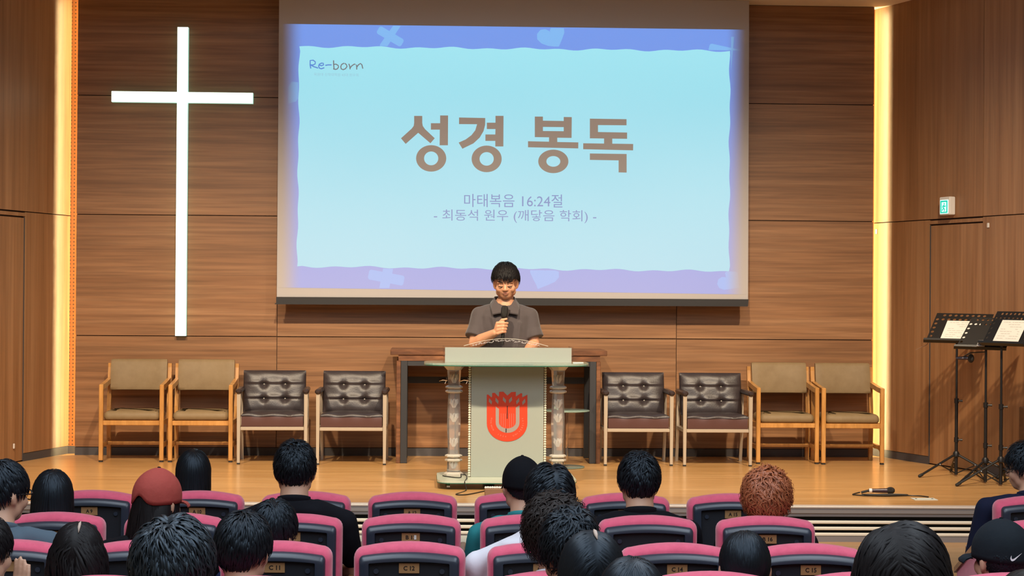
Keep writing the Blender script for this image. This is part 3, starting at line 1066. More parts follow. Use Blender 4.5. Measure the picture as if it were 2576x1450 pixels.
# small glass side table
gt = thing('glass_side_table', 'small round clear glass side table half hidden behind the lectern', 'table', (0.93, -1.05, 0))
obj('top', MB().lathe([(0.19, 0.0), (0.20, 0.004), (0.20, 0.010), (0.19, 0.014)], (0, 0, 0.478), 40), MAT['green_glass'], gt, True)
obj('pole', MB().lathe([(0.018, 0.012), (0.018, 0.478)], (0, 0, 0), 14), MAT['clear'], gt, True)
obj('base', MB().lathe([(0.15, 0.0), (0.16, 0.004), (0.16, 0.010), (0.15, 0.013)], (0, 0, 0), 40), MAT['green_glass'], gt, True)

# ---------------------------------------------------------------- acrylic lectern
LX = 0.352
le = thing('acrylic_lectern', 'clear and frosted acrylic lectern with a red emblem on its front', 'lectern', (0, 0, 0))


def rr_loop(x0, x1, y0, y1, r, z, n=8):
    P = []
    for cx_, cy_, a0 in ((x1 - r, y1 - r, 0), (x0 + r, y1 - r, 90), (x0 + r, y0 + r, 180), (x1 - r, y0 + r, 270)):
        for k in range(n + 1):
            a = math.radians(a0 + 90 * k / n)
            P.append((cx_ + r * math.cos(a), cy_ + r * math.sin(a), z))
    return P


bpl = obj('base_plate', MB().loft([rr_loop(-0.174, 0.880, -2.80, -2.10, 0.12, z) for z in (0.052, 0.068)]), MAT['base_glass'], le)
obj('base_edge', MB().loft([rr_loop(-0.177, 0.883, -2.803, -2.097, 0.122, z) for z in (0.046, 0.0515)]), MAT['green_edge'], bpl)
for x, y in ((-0.09, -2.70), (0.80, -2.70), (-0.09, -2.2), (0.80, -2.2)):
    c = obj('caster', MB().tube([(x, y, 0.018), (x + 0.001, y, 0.046)], 0.012, 8), MAT['chrome'], le)
    obj('wheel', MB().tube([(x - 0.012, y - 0.006, 0.019), (x + 0.012, y - 0.006, 0.019)], 0.019, 16), MAT['chrome'], c, True)
obj('front_panel', MB().box(0.083, 0.640, -2.505, -2.493, 0.068, 0.924, 0.002), MAT['frosted'], le)
for x in (0.071, 0.652):
    m = MB()
    for k in range(46):
        m.ell((x, -2.503, 0.080 + k * 0.0185), (0.0105, 0.0105, 0.0095), 8, 6)
    tag(obj('bead_trim', m, MAT['bead'], le, True), kind='stuff')
for cx_ in (-0.047, 0.756):
    y = -2.42
    prof = [(0.052, 0.10), (0.050, 0.13), (0.047, 0.19), (0.044, 0.225), (0.046, 0.33), (0.052, 0.46), (0.050, 0.56), (0.044, 0.70), (0.045, 0.755), (0.050, 0.83), (0.053, 0.885)]
    col_ = obj('column', MB().lathe(prof, (cx_, y, 0), 8), MAT['clear_column'], le)
    obj('column_cap', MB().lathe([(0.055, 0.885), (0.082, 0.915), (0.084, 0.924)], (cx_, y, 0), 8), MAT['clear_edge'], col_)
    obj('column_foot', MB().lathe([(0.076, 0.0685), (0.078, 0.085), (0.056, 0.10)], (cx_, y, 0), 8), MAT['clear_edge'], col_)
    for z in (0.736, 0.207):
        for dz in (-0.016, 0.016):
            obj('ring', MB().lathe([(0.050, -0.013), (0.066, -0.006), (0.068, 0.0), (0.066, 0.006), (0.050, 0.013)], (cx_, y, z + dz), 8), MAT['clear_edge'], col_)
    # glass-cut flowers inside the column
    for z in (0.16, 0.33, 0.52, 0.63, 0.82):
        m = MB()
        for k in range(6):
            a = 2 * pi * k / 6
            m.tube([(cx_ + 0.006 * math.cos(a), y + 0.006 * math.sin(a), z - 0.035), (cx_ + 0.020 * math.cos(a), y + 0.02 * math.sin(a), z), (cx_ + 0.024 * math.cos(a + 0.4), y + 0.024 * math.sin(a + 0.4), z + 0.03)], [0.004, 0.009, 0.003], 6)
        obj('inner_flower', m, MAT['pearl'], col_, True)
def oval(x0, x1, y0, y1, z, n=64):
    P = []
    cx_, cy_, rx, ry = (x0 + x1) / 2, (y0 + y1) / 2, (x1 - x0) / 2, (y1 - y0) / 2
    for k in range(n):
        a = 2 * pi * k / n
        ca, sa = math.cos(a), math.sin(a)
        P.append((cx_ + rx * math.copysign(abs(ca) ** 0.6, ca), cy_ + ry * math.copysign(abs(sa) ** 0.6, sa), z))
    return P
tp_ = obj('table_top', MB().loft([oval(-0.280, 0.984, -2.76, -2.08, z) for z in (0.9315, 0.946)]), MAT['green_glass'], le)
obj('glass_edge', MB().loft([oval(-0.281, 0.985, -2.761, -2.079, z) for z in (0.925, 0.931)]), MAT['green_edge'], tp_)
bx = obj('book_rest_front', MB().box(-0.120, 0.848, -2.552, -2.542, 0.947, 1.062), MAT['frosted_box'], le)
obj('clear_border', MB().prism([[(-0.134, 0.947), (0.862, 0.947), (0.862, 1.070), (-0.134, 1.070)]], -2.541, -2.533), MAT['clear'], bx)
obj('book_rest_side', MB().box(-0.134, -0.124, -2.532, -2.20, 0.947, 1.066), MAT['clear'], le)
obj('book_rest_side', MB().box(0.852, 0.862, -2.532, -2.20, 0.947, 1.066), MAT['clear'], le)
rb = MB()
rb.loft([[(0.04, -2.50, z), (0.69, -2.50, z), (0.69, -2.20, z + 0.0), (0.04, -2.20, z)] for z in (0.955, 0.963)])
obj('reading_board', rb, MAT['frosted_box'], le)
arch = [(0.03, 1.055)] + [(0.03 + 0.66 * k / 24, 1.066 + 0.058 * math.sin(pi * k / 24)) for k in range(25)] + [(0.69, 1.055)]
ar = obj('crest_plate', MB().prism([arch], -2.232, -2.224), MAT['clear'], le)
m = MB()
m.ribbon([(p[0], p[1] - 0.001) for p in arch[1:-1]], 0.004, -2.234, -2.222)
obj('crest_edge', m, MAT['clear_edge'], ar)
m = MB()
rg = random.Random(8)
for k in range(40):
    u = (k + 0.5) / 40
    x = 0.10 + 0.52 * u
    zt = 1.066 + 0.058 * math.sin(pi * (x - 0.03) / 0.66)
    zc_ = zt - 0.017 - 0.004 * math.sin(k * 1.3)
    a = rg.random() * 6.28
    m.ribbon([(x + 0.010 * math.cos(a + q) * (1 - q / 6), zc_ + 0.006 * math.sin(a + q) * (1 - q / 6)) for q in (0, 1, 2, 3, 4)], 0.0035, -2.2345, -2.2325)
obj('etched_garland', m, MAT['etch'], ar)
obj('card', MB().box(0.855, 0.935, -2.62, -2.57, 0.947, 0.953, 0.001), MAT['paper'], le)
# emblem
def ep(u, v):
    return (0.12675 + 0.000357875 * u + 0.0000024 * v, 0.80125 + 0.0000011 * u - 0.000357586 * v)
sh = [(210, 290), (235, 280), (312, 345), (325, 325), (325, 250), (380, 245), (455, 325), (470, 320), (475, 225), (565, 222), (650, 305), (735, 230), (832, 225), (832, 325), (945, 250), (970, 262), (968, 345), (1080, 285), (1080, 900)]
for k in range(1, 20):
    a = pi * k / 20
    sh.append((645 + 435 * math.cos(a), 900 + 390 * math.sin(a)))
sh.append((210, 900))
em = obj('emblem', MB().prism([[ep(*p) for p in sh]], -2.5075, -2.5052), MAT['emblem_red'], le)
U = [(400, 540), (470, 590), (470, 880)]
for k in range(1, 10):
    a = pi - pi * k / 10
    U.append((651 + 181 * math.cos(a), 880 + 130 * math.sin(a)))
U += [(832, 880), (832, 560), (912, 512), (912, 880)]
for k in range(1, 14):
    a = pi * k / 14
    U.append((656 + 256 * math.cos(a), 880 + 225 * math.sin(a)))
U.append((400, 880))
m = MB().prism([[ep(*p) for p in U]], -2.5085, -2.5076)
for cx_, cy_, s in ((290, 430, 1), (430, 420, 1), (590, 400, 1), (715, 400, -1), (870, 425, -1), (1000, 440, -1)):
    m.prism([[ep(*p) for p in ((cx_ - 30 * s, cy_ - 72), (cx_ + 34 * s, cy_ + 0), (cx_ + 22 * s, cy_ + 68), (cx_ - 38 * s, cy_ + 4))]], -2.5085, -2.5076)
obj('emblem_bowl', m, MAT['emblem_grey'], em)
m = MB()
m.ribbon([ep(650, 525), ep(646, 800)], 0.0062, -2.5094, -2.5086)
m.ribbon([ep(624, 1010), ep(622, 1095)], 0.0075, -2.5094, -2.5086)
obj('emblem_spine', m, MAT['emblem_black'], em)
m = MB()
for x, z1 in ((515, 960), (560, 990), (605, 1000), (700, 1000), (745, 990), (790, 960)):
    m.ribbon([ep(x, 690), ep(x, z1)], 0.0016, -2.5080, -2.5076)
obj('emblem_pages', m, MAT['emblem_grey'], em)
m = MB()
word = 'MOKWON  1954  UNIVERSITY'
for i, chx in enumerate(word):
    if chx == ' ':
        continue
    a = math.radians(196 - 212 * i / (len(word) - 1))
    px_, pz_ = 645 + 345 * math.cos(a), 880 + 305 * math.sin(a)
    tm_ = text_mesh(chx)
    rot = Matrix.Rotation(-(a - pi / 2), 2)
    V_ = []
    for v in tm_.vertices:
        q = rot @ Vector((v.co.x - 0.33, v.co.y - 0.35))
        x_, z_ = ep(px_, pz_)
        V_.append((x_ + q.x * 0.017, -2.5079, z_ + q.y * 0.017))
    m.add(V_, [tuple(p.vertices) for p in tm_.polygons])
    bpy.data.meshes.remove(tm_)
obj('emblem_lettering', m, MAT['emblem_text'], em)

# cord by the lectern foot
def smooth_path(P, n=6):
    out = []
    P = [Vector(p) for p in P]
    for i in range(len(P) - 1):
        p0, p1, p2, p3 = P[max(i - 1, 0)], P[i], P[i + 1], P[min(i + 2, len(P) - 1)]
        for k in range(n):
            t = k / n
            out.append(0.5 * ((2 * p1) + (-p0 + p2) * t + (2 * p0 - 5 * p1 + 4 * p2 - p3) * t * t + (-p0 + 3 * p1 - 3 * p2 + p3) * t ** 3))
    out.append(P[-1])
    return out
tag(obj('power_cord', MB().tube(smooth_path([(-0.13, -2.48, 0.075), (-0.10, -2.52, 0.073), (0.0, -2.60, 0.073), (0.01, -2.52, 0.09), (0.045, -2.54, 0.085), (0.05, -2.66, 0.074), (0.03, -2.815, 0.06), (0.04, -2.86, 0.005), (-0.04, -3.12, 0.005), (0.02, -3.16, 0.005), (0.10, -3.05, 0.005), (0.18, -2.90, 0.005), (0.30, -2.7, 0.005)]), 0.0042, 6), MAT['cord'], None, True),
    'black cord looping over the lectern base and onto the stage', 'cord')
pb = thing('pearl_box', 'small brown box topped with white beads on the stage before the lectern', 'box', (0.235, -3.13, 0))
obj('box_body', MB().box(-0.066, 0.066, -0.03, 0.03, 0, 0.05, 0.004), MAT['brown_box'], pb)
for k in range(8):
    obj('bead', MB().ell((-0.058 + k * 0.0166, -0.01 + 0.006 * (k % 2), 0.056), (0.0098, 0.0098, 0.009), 10, 7), MAT['pearl'], pb, True)

# ---------------------------------------------------------------- music stands
def desk_mesh(e, u, nc=10, nr=7, th=0.003, skip=()):
    """perforated desk: cells with octagonal holes; e = bottom edge vector, u = up vector (local origin bottom-left)"""
    e, u = Vector(e), Vector(u)
    nrm = e.cross(u).normalized()
    m = MB()
    for r in range(nr):
        for c in range(nc):
            hole = (r >= nr - 2 and 0 < c < nc - 1) or (c in (0, nc - 1) and 0 < r < nr - 1) or (r == 0 and 0 < c < nc - 1)
            def P(a, b, k):
                return e * ((c + a) / nc) + u * ((r + b) / nr) + nrm * (k * th / 2)
            out8 = [(0, 0), (0.5, 0), (1, 0), (1, 0.5), (1, 1), (0.5, 1), (0, 1), (0, 0.5)]
            if not hole:
                m.add([P(a, b, 1) for a, b in ((0, 0), (1, 0), (1, 1), (0, 1))], [(0, 1, 2, 3)])
                m.add([P(a, b, -1) for a, b in ((0, 0), (1, 0), (1, 1), (0, 1))], [(3, 2, 1, 0)])
            else:
                asp = (e.length / nc) / (u.length / nr)
                inn = [(0.5 + 0.29 / max(asp, 1) * math.cos(math.radians(225 + 45 * k)), 0.5 + 0.29 * min(asp, 1) * math.sin(math.radians(225 + 45 * k))) for k in range(8)]
                vs_ = [P(a, b, 1) for a, b in out8] + [P(a, b, 1) for a, b in inn] + [P(a, b, -1) for a, b in out8] + [P(a, b, -1) for a, b in inn]
                fs_ = []
                for k in range(8):
                    j = (k + 1) % 8
                    fs_ += [(k, j, 8 + j, 8 + k), (16 + j, 16 + k, 24 + k, 24 + j), (8 + k, 8 + j, 24 + j, 24 + k)]
                m.add(vs_, fs_)
    return m, nrm


def music_stand(label, base, BL, e, u, foot_ang, paper=True, hub=0.175, reach=0.36):
    t = thing('music_stand', label, 'music stand', base, 0, 'music stands at the right wall')
    BLl = Vector(BL) - Vector(base)
    m, nrm = desk_mesh(e, u)
    for i, v in enumerate(m.v):
        m.v[i] = tuple(Vector(v) + BLl)
    if nrm.y > 0:
        nrm = -nrm
    B = MAT['black_metal']
    dk = obj('desk', m, B, t)
    e, u = Vector(e), Vector(u)
    m = MB()
    a = BLl - e * 0.03
    b = BLl + e * 1.03
    f = nrm * 0.035
    lip = nrm * 0.035 + u.normalized() * 0.014
    m.loft([[p, p + f, p + lip, p + lip + nrm * 0.003 - u.normalized() * 0.0, p + f - u.normalized() * 0.004, p - u.normalized() * 0.005] for p in (a, b)])
    obj('ledge', m, B, dk)
    if paper:
        m = MB()
        q = [(0.24, 0.08), (0.84, 0.08), (0.84, 0.73), (0.24, 0.73)]
        o1 = nrm * 0.006
        m.loft([[BLl + e * s + u * w + o1 for s, w in q], [BLl + e * s + u * w + o1 + nrm * 0.0012 for s, w in q]])
        sh_ = obj('sheet_music', m, MAT['paper'], t)
        m = MB()
        rg_ = random.Random(3)
        for r in range(8):
            w = 0.66 - r * 0.068
            s0 = 0.30
            while s0 < 0.76:
                s1 = s0 + 0.02 + rg_.random() * 0.06
                if rg_.random() < 0.7:
                    pts = [(s0, w), (min(s1, 0.78), w), (min(s1, 0.78), w + 0.014), (s0, w + 0.014)]
                    m.add([BLl + e * a_ + u * b_ + o1 + nrm * 0.0016 for a_, b_ in pts], [(0, 1, 2, 3)])
                s0 = s1 + 0.012
        obj('notation', m, MAT['ink'], sh_)
    top = BLl + e * 0.5 + u * 0.30
    ax, ay = 0.0, 0.0
    zt = BLl.z + 0.02
    obj('pole', MB().tube([(0, 0, 0.012), (0, 0, 0.62)], 0.0135, 10), B, t, True)
    obj('inner_pole', MB().tube([(0, 0, 0.60), (0, 0, zt)], 0.0095, 10), B, t, True)
    obj('neck', MB().tube([(0, 0, zt - 0.03), top - nrm * 0.012], 0.011, 8), B, t, True)
    for z in (0.62, 0.30):
        cl = obj('clamp', MB().tube([(0, 0, z - 0.02), (0, 0, z + 0.02)], 0.019, 12), B, t, True)
        obj('knob', MB().tube([(0.012, -0.01, z), (0.045, -0.018, z)], [0.006, 0.011], 8), B, cl, True)
    hb_ = obj('hub', MB().lathe([(0.018, hub - 0.02), (0.028, hub - 0.012), (0.028, hub + 0.012), (0.018, hub + 0.03)], (0, 0, 0), 12), B, t, True)
    for k in range(3):
        a = foot_ang + 2 * pi * k / 3
        c, s = math.cos(a), math.sin(a)
        lg = obj('leg', MB().tube([(0.02 * c, 0.02 * s, hub), (reach * c, reach * s, 0.013)], 0.010, 8), B, t, True)
        obj('rubber_foot', MB().cap((reach * 0.93 * c, reach * 0.93 * s, 0.024), (reach * c, reach * s, 0.013), 0.013, 0.013, 8), MAT['foot_black'], lg, True)
        obj('brace', MB().tube([(reach * 0.45 * c, reach * 0.45 * s, hub * 0.56), (0.012 * c, 0.012 * s, 0.028)], 0.005, 6), B, lg)
        obj('rivet', MB().ell((reach * 0.45 * c, reach * 0.45 * s - 0.008, hub * 0.56 + 0.004), (0.005, 0.005, 0.005), 8, 6), MAT['chrome'], lg)
    return t


music_stand('black perforated music stand standing furthest left of the three', (4.095, -1.70, 0), (3.852, -1.63, 1.100), (0.430, -0.16, -0.006), (0.150, 0.18, 0.238), math.radians(200), True)
music_stand('black perforated music stand with the lowest desk, between the other two', (4.160, -2.26, 0), (3.920, -2.24, 1.066), (0.365, -0.10, -0.008), (0.185, 0.17, 0.245), math.radians(217), False)
music_stand('black perforated music stand cut by the right edge of the photo', (4.222, -2.45, 0), (4.095, -2.35, 1.10), (0.215, -0.36, 0.0), (0.165, 0.12, 0.262), math.radians(186), True, 0.20)
# a small phone on the ledge of the middle stand and a clipped microphone
tag(obj('smartphone', MB().loft([[Vector((4.06, -2.335, 1.085)) + d_ + k for d_ in (Vector((0, 0, 0)), Vector((0.06, -0.012, 0)), Vector((0.085, 0.02, 0.045)), Vector((0.025, 0.03, 0.045)))] for k in (Vector((0, 0, 0)), Vector((-0.002, -0.006, 0.004)))]), MAT['fascia']),
    'small grey phone lying on the ledge of the middle music stand', 'phone')
hm = thing('clipped_microphone', 'dark microphone with round head clipped below the middle music stand', 'microphone', (0, 0, 0))
obj('handle', MB().tube([(3.96, -2.12, 0.985), (4.05, -2.14, 0.987)], [0.012, 0.016], 10), MAT['mic_body'], hm, True)
obj('grille', MB().ell((4.075, -2.145, 0.985), (0.026, 0.026, 0.036), 14, 10), MAT['mic_grille'], hm, True)
obj('clip_arm', MB().tube([(4.02, -2.135, 0.998), (4.06, -2.18, 1.03), (4.158, -2.25, 1.04)], 0.005, 6), MAT['black_metal'], hm)
tag(obj('wire_arm', MB().tube(smooth_path([(3.79, -1.56, 1.03), (3.83, -1.58, 1.055), (3.87, -1.60, 1.075), (3.885, -1.615, 1.105)]), 0.0028, 6), MAT['brown_box'], None, True),
    'thin bent wire sticking out below the left music stand', 'wire')
# dark cabinet at the right edge
cb = thing('dark_cabinet', 'dark wooden cabinet edge at the far right behind the music stands', 'cabinet', (4.56, -2.22, 0))
obj('body', MB().box(-0.085, 0.04, -0.12, 0.10, 0.02, 0.60, 0.006), MAT['dark_wood'], cb)
obj('plinth', MB().box(-0.07, 0.03, -0.1, 0.08, 0.0, 0.02), MAT['foot_black'], cb)

# microphone, cable and floor plate near the stage edge
fm = thing('floor_microphone', 'black wired microphone with white band lying on the stage floor', 'microphone', (3.12, -3.03, 0))
def mic_local(m):
    return m
obj('handle', MB().tube([(-0.085, 0.0, 0.026), (0.05, -0.012, 0.027)], [0.014, 0.019], 14), MAT['mic_body'], fm, True)
obj('white_band', MB().tube([(-0.083, -0.0, 0.026), (-0.062, -0.002, 0.0262)], 0.0168, 14), MAT['white_plastic'], fm, True)
obj('grille', MB().ell((0.075, -0.015, 0.029), (0.034, 0.026, 0.0265), 16, 10), MAT['mic_grille'], fm, True)
obj('plug', MB().tube([(-0.14, 0.004, 0.012), (-0.085, 0.0, 0.026)], 0.009, 10), MAT['mic_black'], fm, True)
tag(obj('microphone_cable', MB().tube(smooth_path([(2.97, -3.02, 0.012), (2.92, -3.06, 0.006), (2.90, -3.12, 0.006), (2.98, -3.18, 0.006), (3.12, -3.20, 0.006), (3.26, -3.17, 0.006), (3.30, -3.12, 0.006), (3.20, -3.08, 0.006), (3.06, -3.10, 0.006), (2.96, -3.14, 0.008), (2.99, -3.19, 0.012), (3.15, -3.21, 0.012), (3.30, -3.17, 0.006), (3.38, -3.20, 0.006), (3.42, -3.26, 0.006)]), 0.0048, 6), MAT['cord'], None, True),
    'black cable coiled around the microphone on the stage floor', 'cable')
fp = thing('floor_outlet', 'pale metal outlet cover set in the stage floor by the microphone', 'outlet', (3.36, -3.36, 0))
obj('plate', MB().box(-0.085, 0.085, -0.06, 0.06, 0.0, 0.004, 0.001), MAT['step_grey'], fp)
for x in (-0.06, 0.06):
    obj('screw', MB().lathe([(0.008, 0.004), (0.008, 0.006)], (x, 0, 0), 10), MAT['black_metal'], fp)
# ---------------------------------------------------------------- auditorium seats
HF = -0.475                                        # hall floor


def back_loop(hw, ztop, arch, rad, zbot, y, n=10, nc=5):
    """outline of a seat back in the xz plane with a gently arched top"""
    P = []
    zc_ = ztop - arch
    for k in range(nc + 1):                        # right corner
        a = math.radians(90 * k / nc)
        P.append((hw - rad + rad * math.cos(a), zc_ - rad + rad * math.sin(a)))
    for k in range(1, n):
        u = 1 - 2 * k / n
        x = u * (hw - rad)
        P.append((x, zc_ + arch * (1 - (x / (hw - rad)) ** 2)))
    for k in range(nc + 1):
        a = math.radians(90 + 90 * k / nc)
        P.append((-hw + rad + rad * math.cos(a), zc_ - rad + rad * math.sin(a)))
    P.append((-hw * 0.985, zbot))
    P.append((hw * 0.985, zbot))
    return [(x, y, z) for x, z in P]


def make_seat():
    t = thing('auditorium_seat', 'x', 'seat')
    Z = 0.92                                       # top of the back above the floor
    m = MB()
    m.loft([back_loop(0.205, Z - 0.020, 0.018, 0.04, 0.42, 0.115), back_loop(0.222, Z - 0.006, 0.019, 0.045, 0.41, 0.100),
            back_loop(0.230, Z, 0.020, 0.045, 0.40, 0.078), back_loop(0.2305, Z, 0.020, 0.045, 0.40, 0.050),
            back_loop(0.228, Z - 0.005, 0.020, 0.045, 0.40, 0.026), back_loop(0.222, Z - 0.016, 0.019, 0.043, 0.40, 0.008),
            back_loop(0.213, Z - 0.029, 0.018, 0.038, 0.40, 0.000)])
    obj('back_cushion', m, MAT['seat_red'], t, True, 50)
    m = MB()
    L = [back_loop(0.206, Z - 0.034, 0.014, 0.022, 0.38, 0.004), back_loop(0.206, Z - 0.036, 0.014, 0.022, 0.38, -0.012),
         back_loop(0.204, Z - 0.042, 0.014, 0.021, 0.383, -0.024), back_loop(0.200, Z - 0.050, 0.014, 0.020, 0.386, -0.031), back_loop(0.195, Z - 0.058, 0.013, 0.018, 0.39, -0.034),
         back_loop(0.166, Z - 0.070, 0.008, 0.006, 0.43, -0.034), back_loop(0.162, Z - 0.076, 0.008, 0.006, 0.43, -0.014)]
    m.loft(L, cap0=True, cap1=False)
    obj('back_shell', m, MAT['seat_navy'], t, True, 40)
    m = MB()
    a = back_loop(0.163, Z - 0.074, 0.008, 0.006, 0.43, -0.013)
    b = back_loop(0.163, Z - 0.074, 0.008, 0.006, 0.43, -0.008)
    m.loft([a, b])
    obj('pocket_panel', m, MAT['seat_pocket'], t)
    for s in (-1, 1):
        obj('bolt', MB().tube([(s * 0.135, -0.014, Z - 0.112), (s * 0.135, -0.021, Z - 0.112)], 0.011, 10), MAT['seat_navy'], t, True)
    obj('number_plate', MB().box(-0.042, 0.042, -0.0195, -0.0135, Z - 0.120, Z - 0.078, 0.001), MAT['brass'], t)
    m = MB()
    def so(ins, z):
        return [(-0.22 + ins, 0.12 + ins, z), (0.22 - ins, 0.12 + ins, z), (0.22 - ins, 0.53 - ins, z), (-0.22 + ins, 0.53 - ins, z)]
    m.loft([so(0.03, 0.33), so(0.0, 0.35), so(0.0, 0.41), so(0.03, 0.43)])
    obj('seat_cushion', m, MAT['seat_red'], t)
    for s in (-1, 1):
        x = s * 0.258
        obj('armrest', MB().box(x - 0.014, x + 0.014, 0.10, 0.44, 0.585, 0.610, 0.005), MAT['arm_wood'], t)
        obj('leg', MB().box(x - 0.013, x + 0.013, 0.14, 0.40, 0.0, 0.585), MAT['seat_navy'], t)
    return t


ROWY = dict(A=-6.993, B=-7.920, C=-8.846, D=-9.773, E=-10.700, F=-11.626, G=-12.30)
ROWZ = dict(A=0, B=0, C=0, D=0.025, E=0.06, F=0.10, G=0.12)
RANG = -0.034
SEAT0 = make_seat()
seat_used = []


def seat_at(row, col, label, number=None, x=None):
    o = SEAT0 if not seat_used else copy_tree(SEAT0)
    seat_used.append(o)
    if x is None:
        x = -0.337 + 0.55 * col
    o.location = (x, ROWY[row] + RANG * (x + 0.337), HF + (0.0 if row == 'D' and col < 1 else ROWZ[row]))
    o.rotation_euler[2] = math.atan(RANG)
    tag(o, label, 'seat', 'red auditorium seats')
    return o


def number(seat, text):
    me = text_mesh(text, 0.035)
    w = 0.0125 * len(text) - 0.004
    z = 0.92 - 0.099
    fit_text(me, (-w / 2, z - 0.0095), (w / 2, z - 0.0095), (-w / 2, z + 0.0095), -0.0199)
    pl = [c for c in seat.children if c.name.startswith('number_plate')][0]
    o = link('plate_lettering', me, MAT['plate_ink'], pl)
    return pl


seat_specs = [
    ('A', -3, 'front row red seat with plate A 9 beside the long black-haired head', 'A 9'),
    ('A', -2, 'front row red seat with plate A 10 behind the straight-haired person nearest the stage', 'A 10'),
    ('A', -1, 'front row red seat directly before the broad man in the black tee, left of centre', 'A 11'),
    ('A', 0, 'empty front row red seat in the middle, left of the lectern foot', 'A 12'),
    ('A', 1, 'front row red seat partly hidden by the person in the teal shirt', 'A 13'),
    ('A', 2, 'front row red seat before the man in the black tee, right of centre', 'A 14'),
    ('A', 3, 'front row red seat partly hidden by the curly ginger hair', 'A 15'),
    ('B', -3, 'second row red seat in front of which the long black hair hangs, far left', 'B 10'),
    ('B', -2, 'second row red seat behind the brick red cap', 'B 11'),
    ('B', -1, 'second row red seat with plate 12 behind the man in the black tee', 'B 12'),
    ('B', 0, 'empty second row red seat with plate B 13 half covered by a white sticker', 'B 13'),
    ('B', 1, 'second row red seat between the teal shirt and the white shirt', 'B 14'),
    ('B', 2, 'second row red seat right behind the man in the black tee, right of centre', 'B 15'),
    ('B', 3, 'second row red seat with plate B 16 behind the curly ginger hair', 'B 16'),
    ('C', -3, 'third row red seat at the left edge behind the slate tee', 'C 9'),
    ('C', -2, 'third row red seat mostly hidden by the wavy and the grey-black hair', 'C 10'),
    ('C', -1, 'third row red seat behind the person in the navy shirt', 'C 11'),
    ('C', 0, 'empty third row red seat with plate C 12 in the middle foreground', 'C 12'),
    ('C', 1, 'third row red seat behind the white shirt, half hidden by brown curls', 'C 13'),
    ('C', 2, 'third row red seat with plate C 14', 'C 14'),
    ('C', 3, 'third row red seat with plate C 15 beside the large dark shaggy hair', 'C 15'),
    ('D', -3, 'fourth row red seat below the frame at the far left', None),
    ('D', -2, 'fourth row red seat below the frame under the wavy hair', None),
    ('D', -1, 'fourth row red seat below the frame under the parted short hair', None),
    ('D', 1, 'fourth row red seat below the frame under the brown curls', None),
    ('D', 2, 'fourth row red seat whose top edge shows beside the sleek tied-back hair', None),
    ('D', 3, 'fourth row red seat whose top edge shows next to the large shaggy hair', None),
    ('D', 4, 'fourth row red seat below the frame under the dark sports cap', None),
    ('E', -1, 'fifth row red seat below the frame under the thick grey-black hair', None),
    ('E', 1, 'fifth row red seat below the frame under the tousled short hair', None),
    ('F', 1, 'sixth row red seat below the frame under the parted straight hair', None),
    ('F', 2.5, 'sixth row red seat below the frame under the large shaggy hair', None),
]
for row, col, lab, num in seat_specs:
    s = seat_at(row, col, lab)
for (row, col, lab, num), s in zip(seat_specs, seat_used):
    if num == 'B 15':                              # this seat has lost its plate
        bpy.data.objects.remove([c for c in s.children if c.name.startswith('number_plate')][0])
    elif num:
        pl = number(s, num)
        if num == 'B 13':
            obj('sticker', MB().box(0.015, 0.026, -0.0215, -0.0202, 0.811, 0.832, 0.0006), MAT['paper'], pl)
# seats across the aisle on the right
s = seat_at('A', 0, 'front row red seat at the right edge behind the man in the navy suit', None, 2.905)
s.location = (2.900, -7.13, HF)
sb_ = seat_at('B', 0, 'red aisle seat with wood-capped end panel beside the dark sports cap', None, 2.56)
sb_.location = (2.60, -8.10, HF)
obj('end_panel', MB().loft([[(x, -0.02, 0.0), (x, 0.42, 0.0), (x, 0.42, 0.62), (x, 0.05, 0.80), (x, -0.02, 0.80)] for x in (-0.315, -0.285)]), MAT['seat_red'], sb_)
m = MB()
m.loft([[(x, -0.045, 0.792), (x, 0.035, 0.802), (x, 0.44, 0.612), (x, 0.44, 0.637), (x, 0.045, 0.828), (x, -0.045, 0.820)] for x in (-0.325, -0.255)])
obj('end_cap', m, MAT['arm_wood'], sb_)
# ---------------------------------------------------------------- people
def rotm(yaw=0, pitch=0, tilt=0):
    """yaw > 0 turns the face to the viewer's right, pitch > 0 bows the head, tilt > 0 leans the head to the right"""
    return (Matrix.Rotation(-yaw, 3, 'Z') @ Matrix.Rotation(tilt, 3, 'Y') @ Matrix.Rotation(-pitch, 3, 'X'))


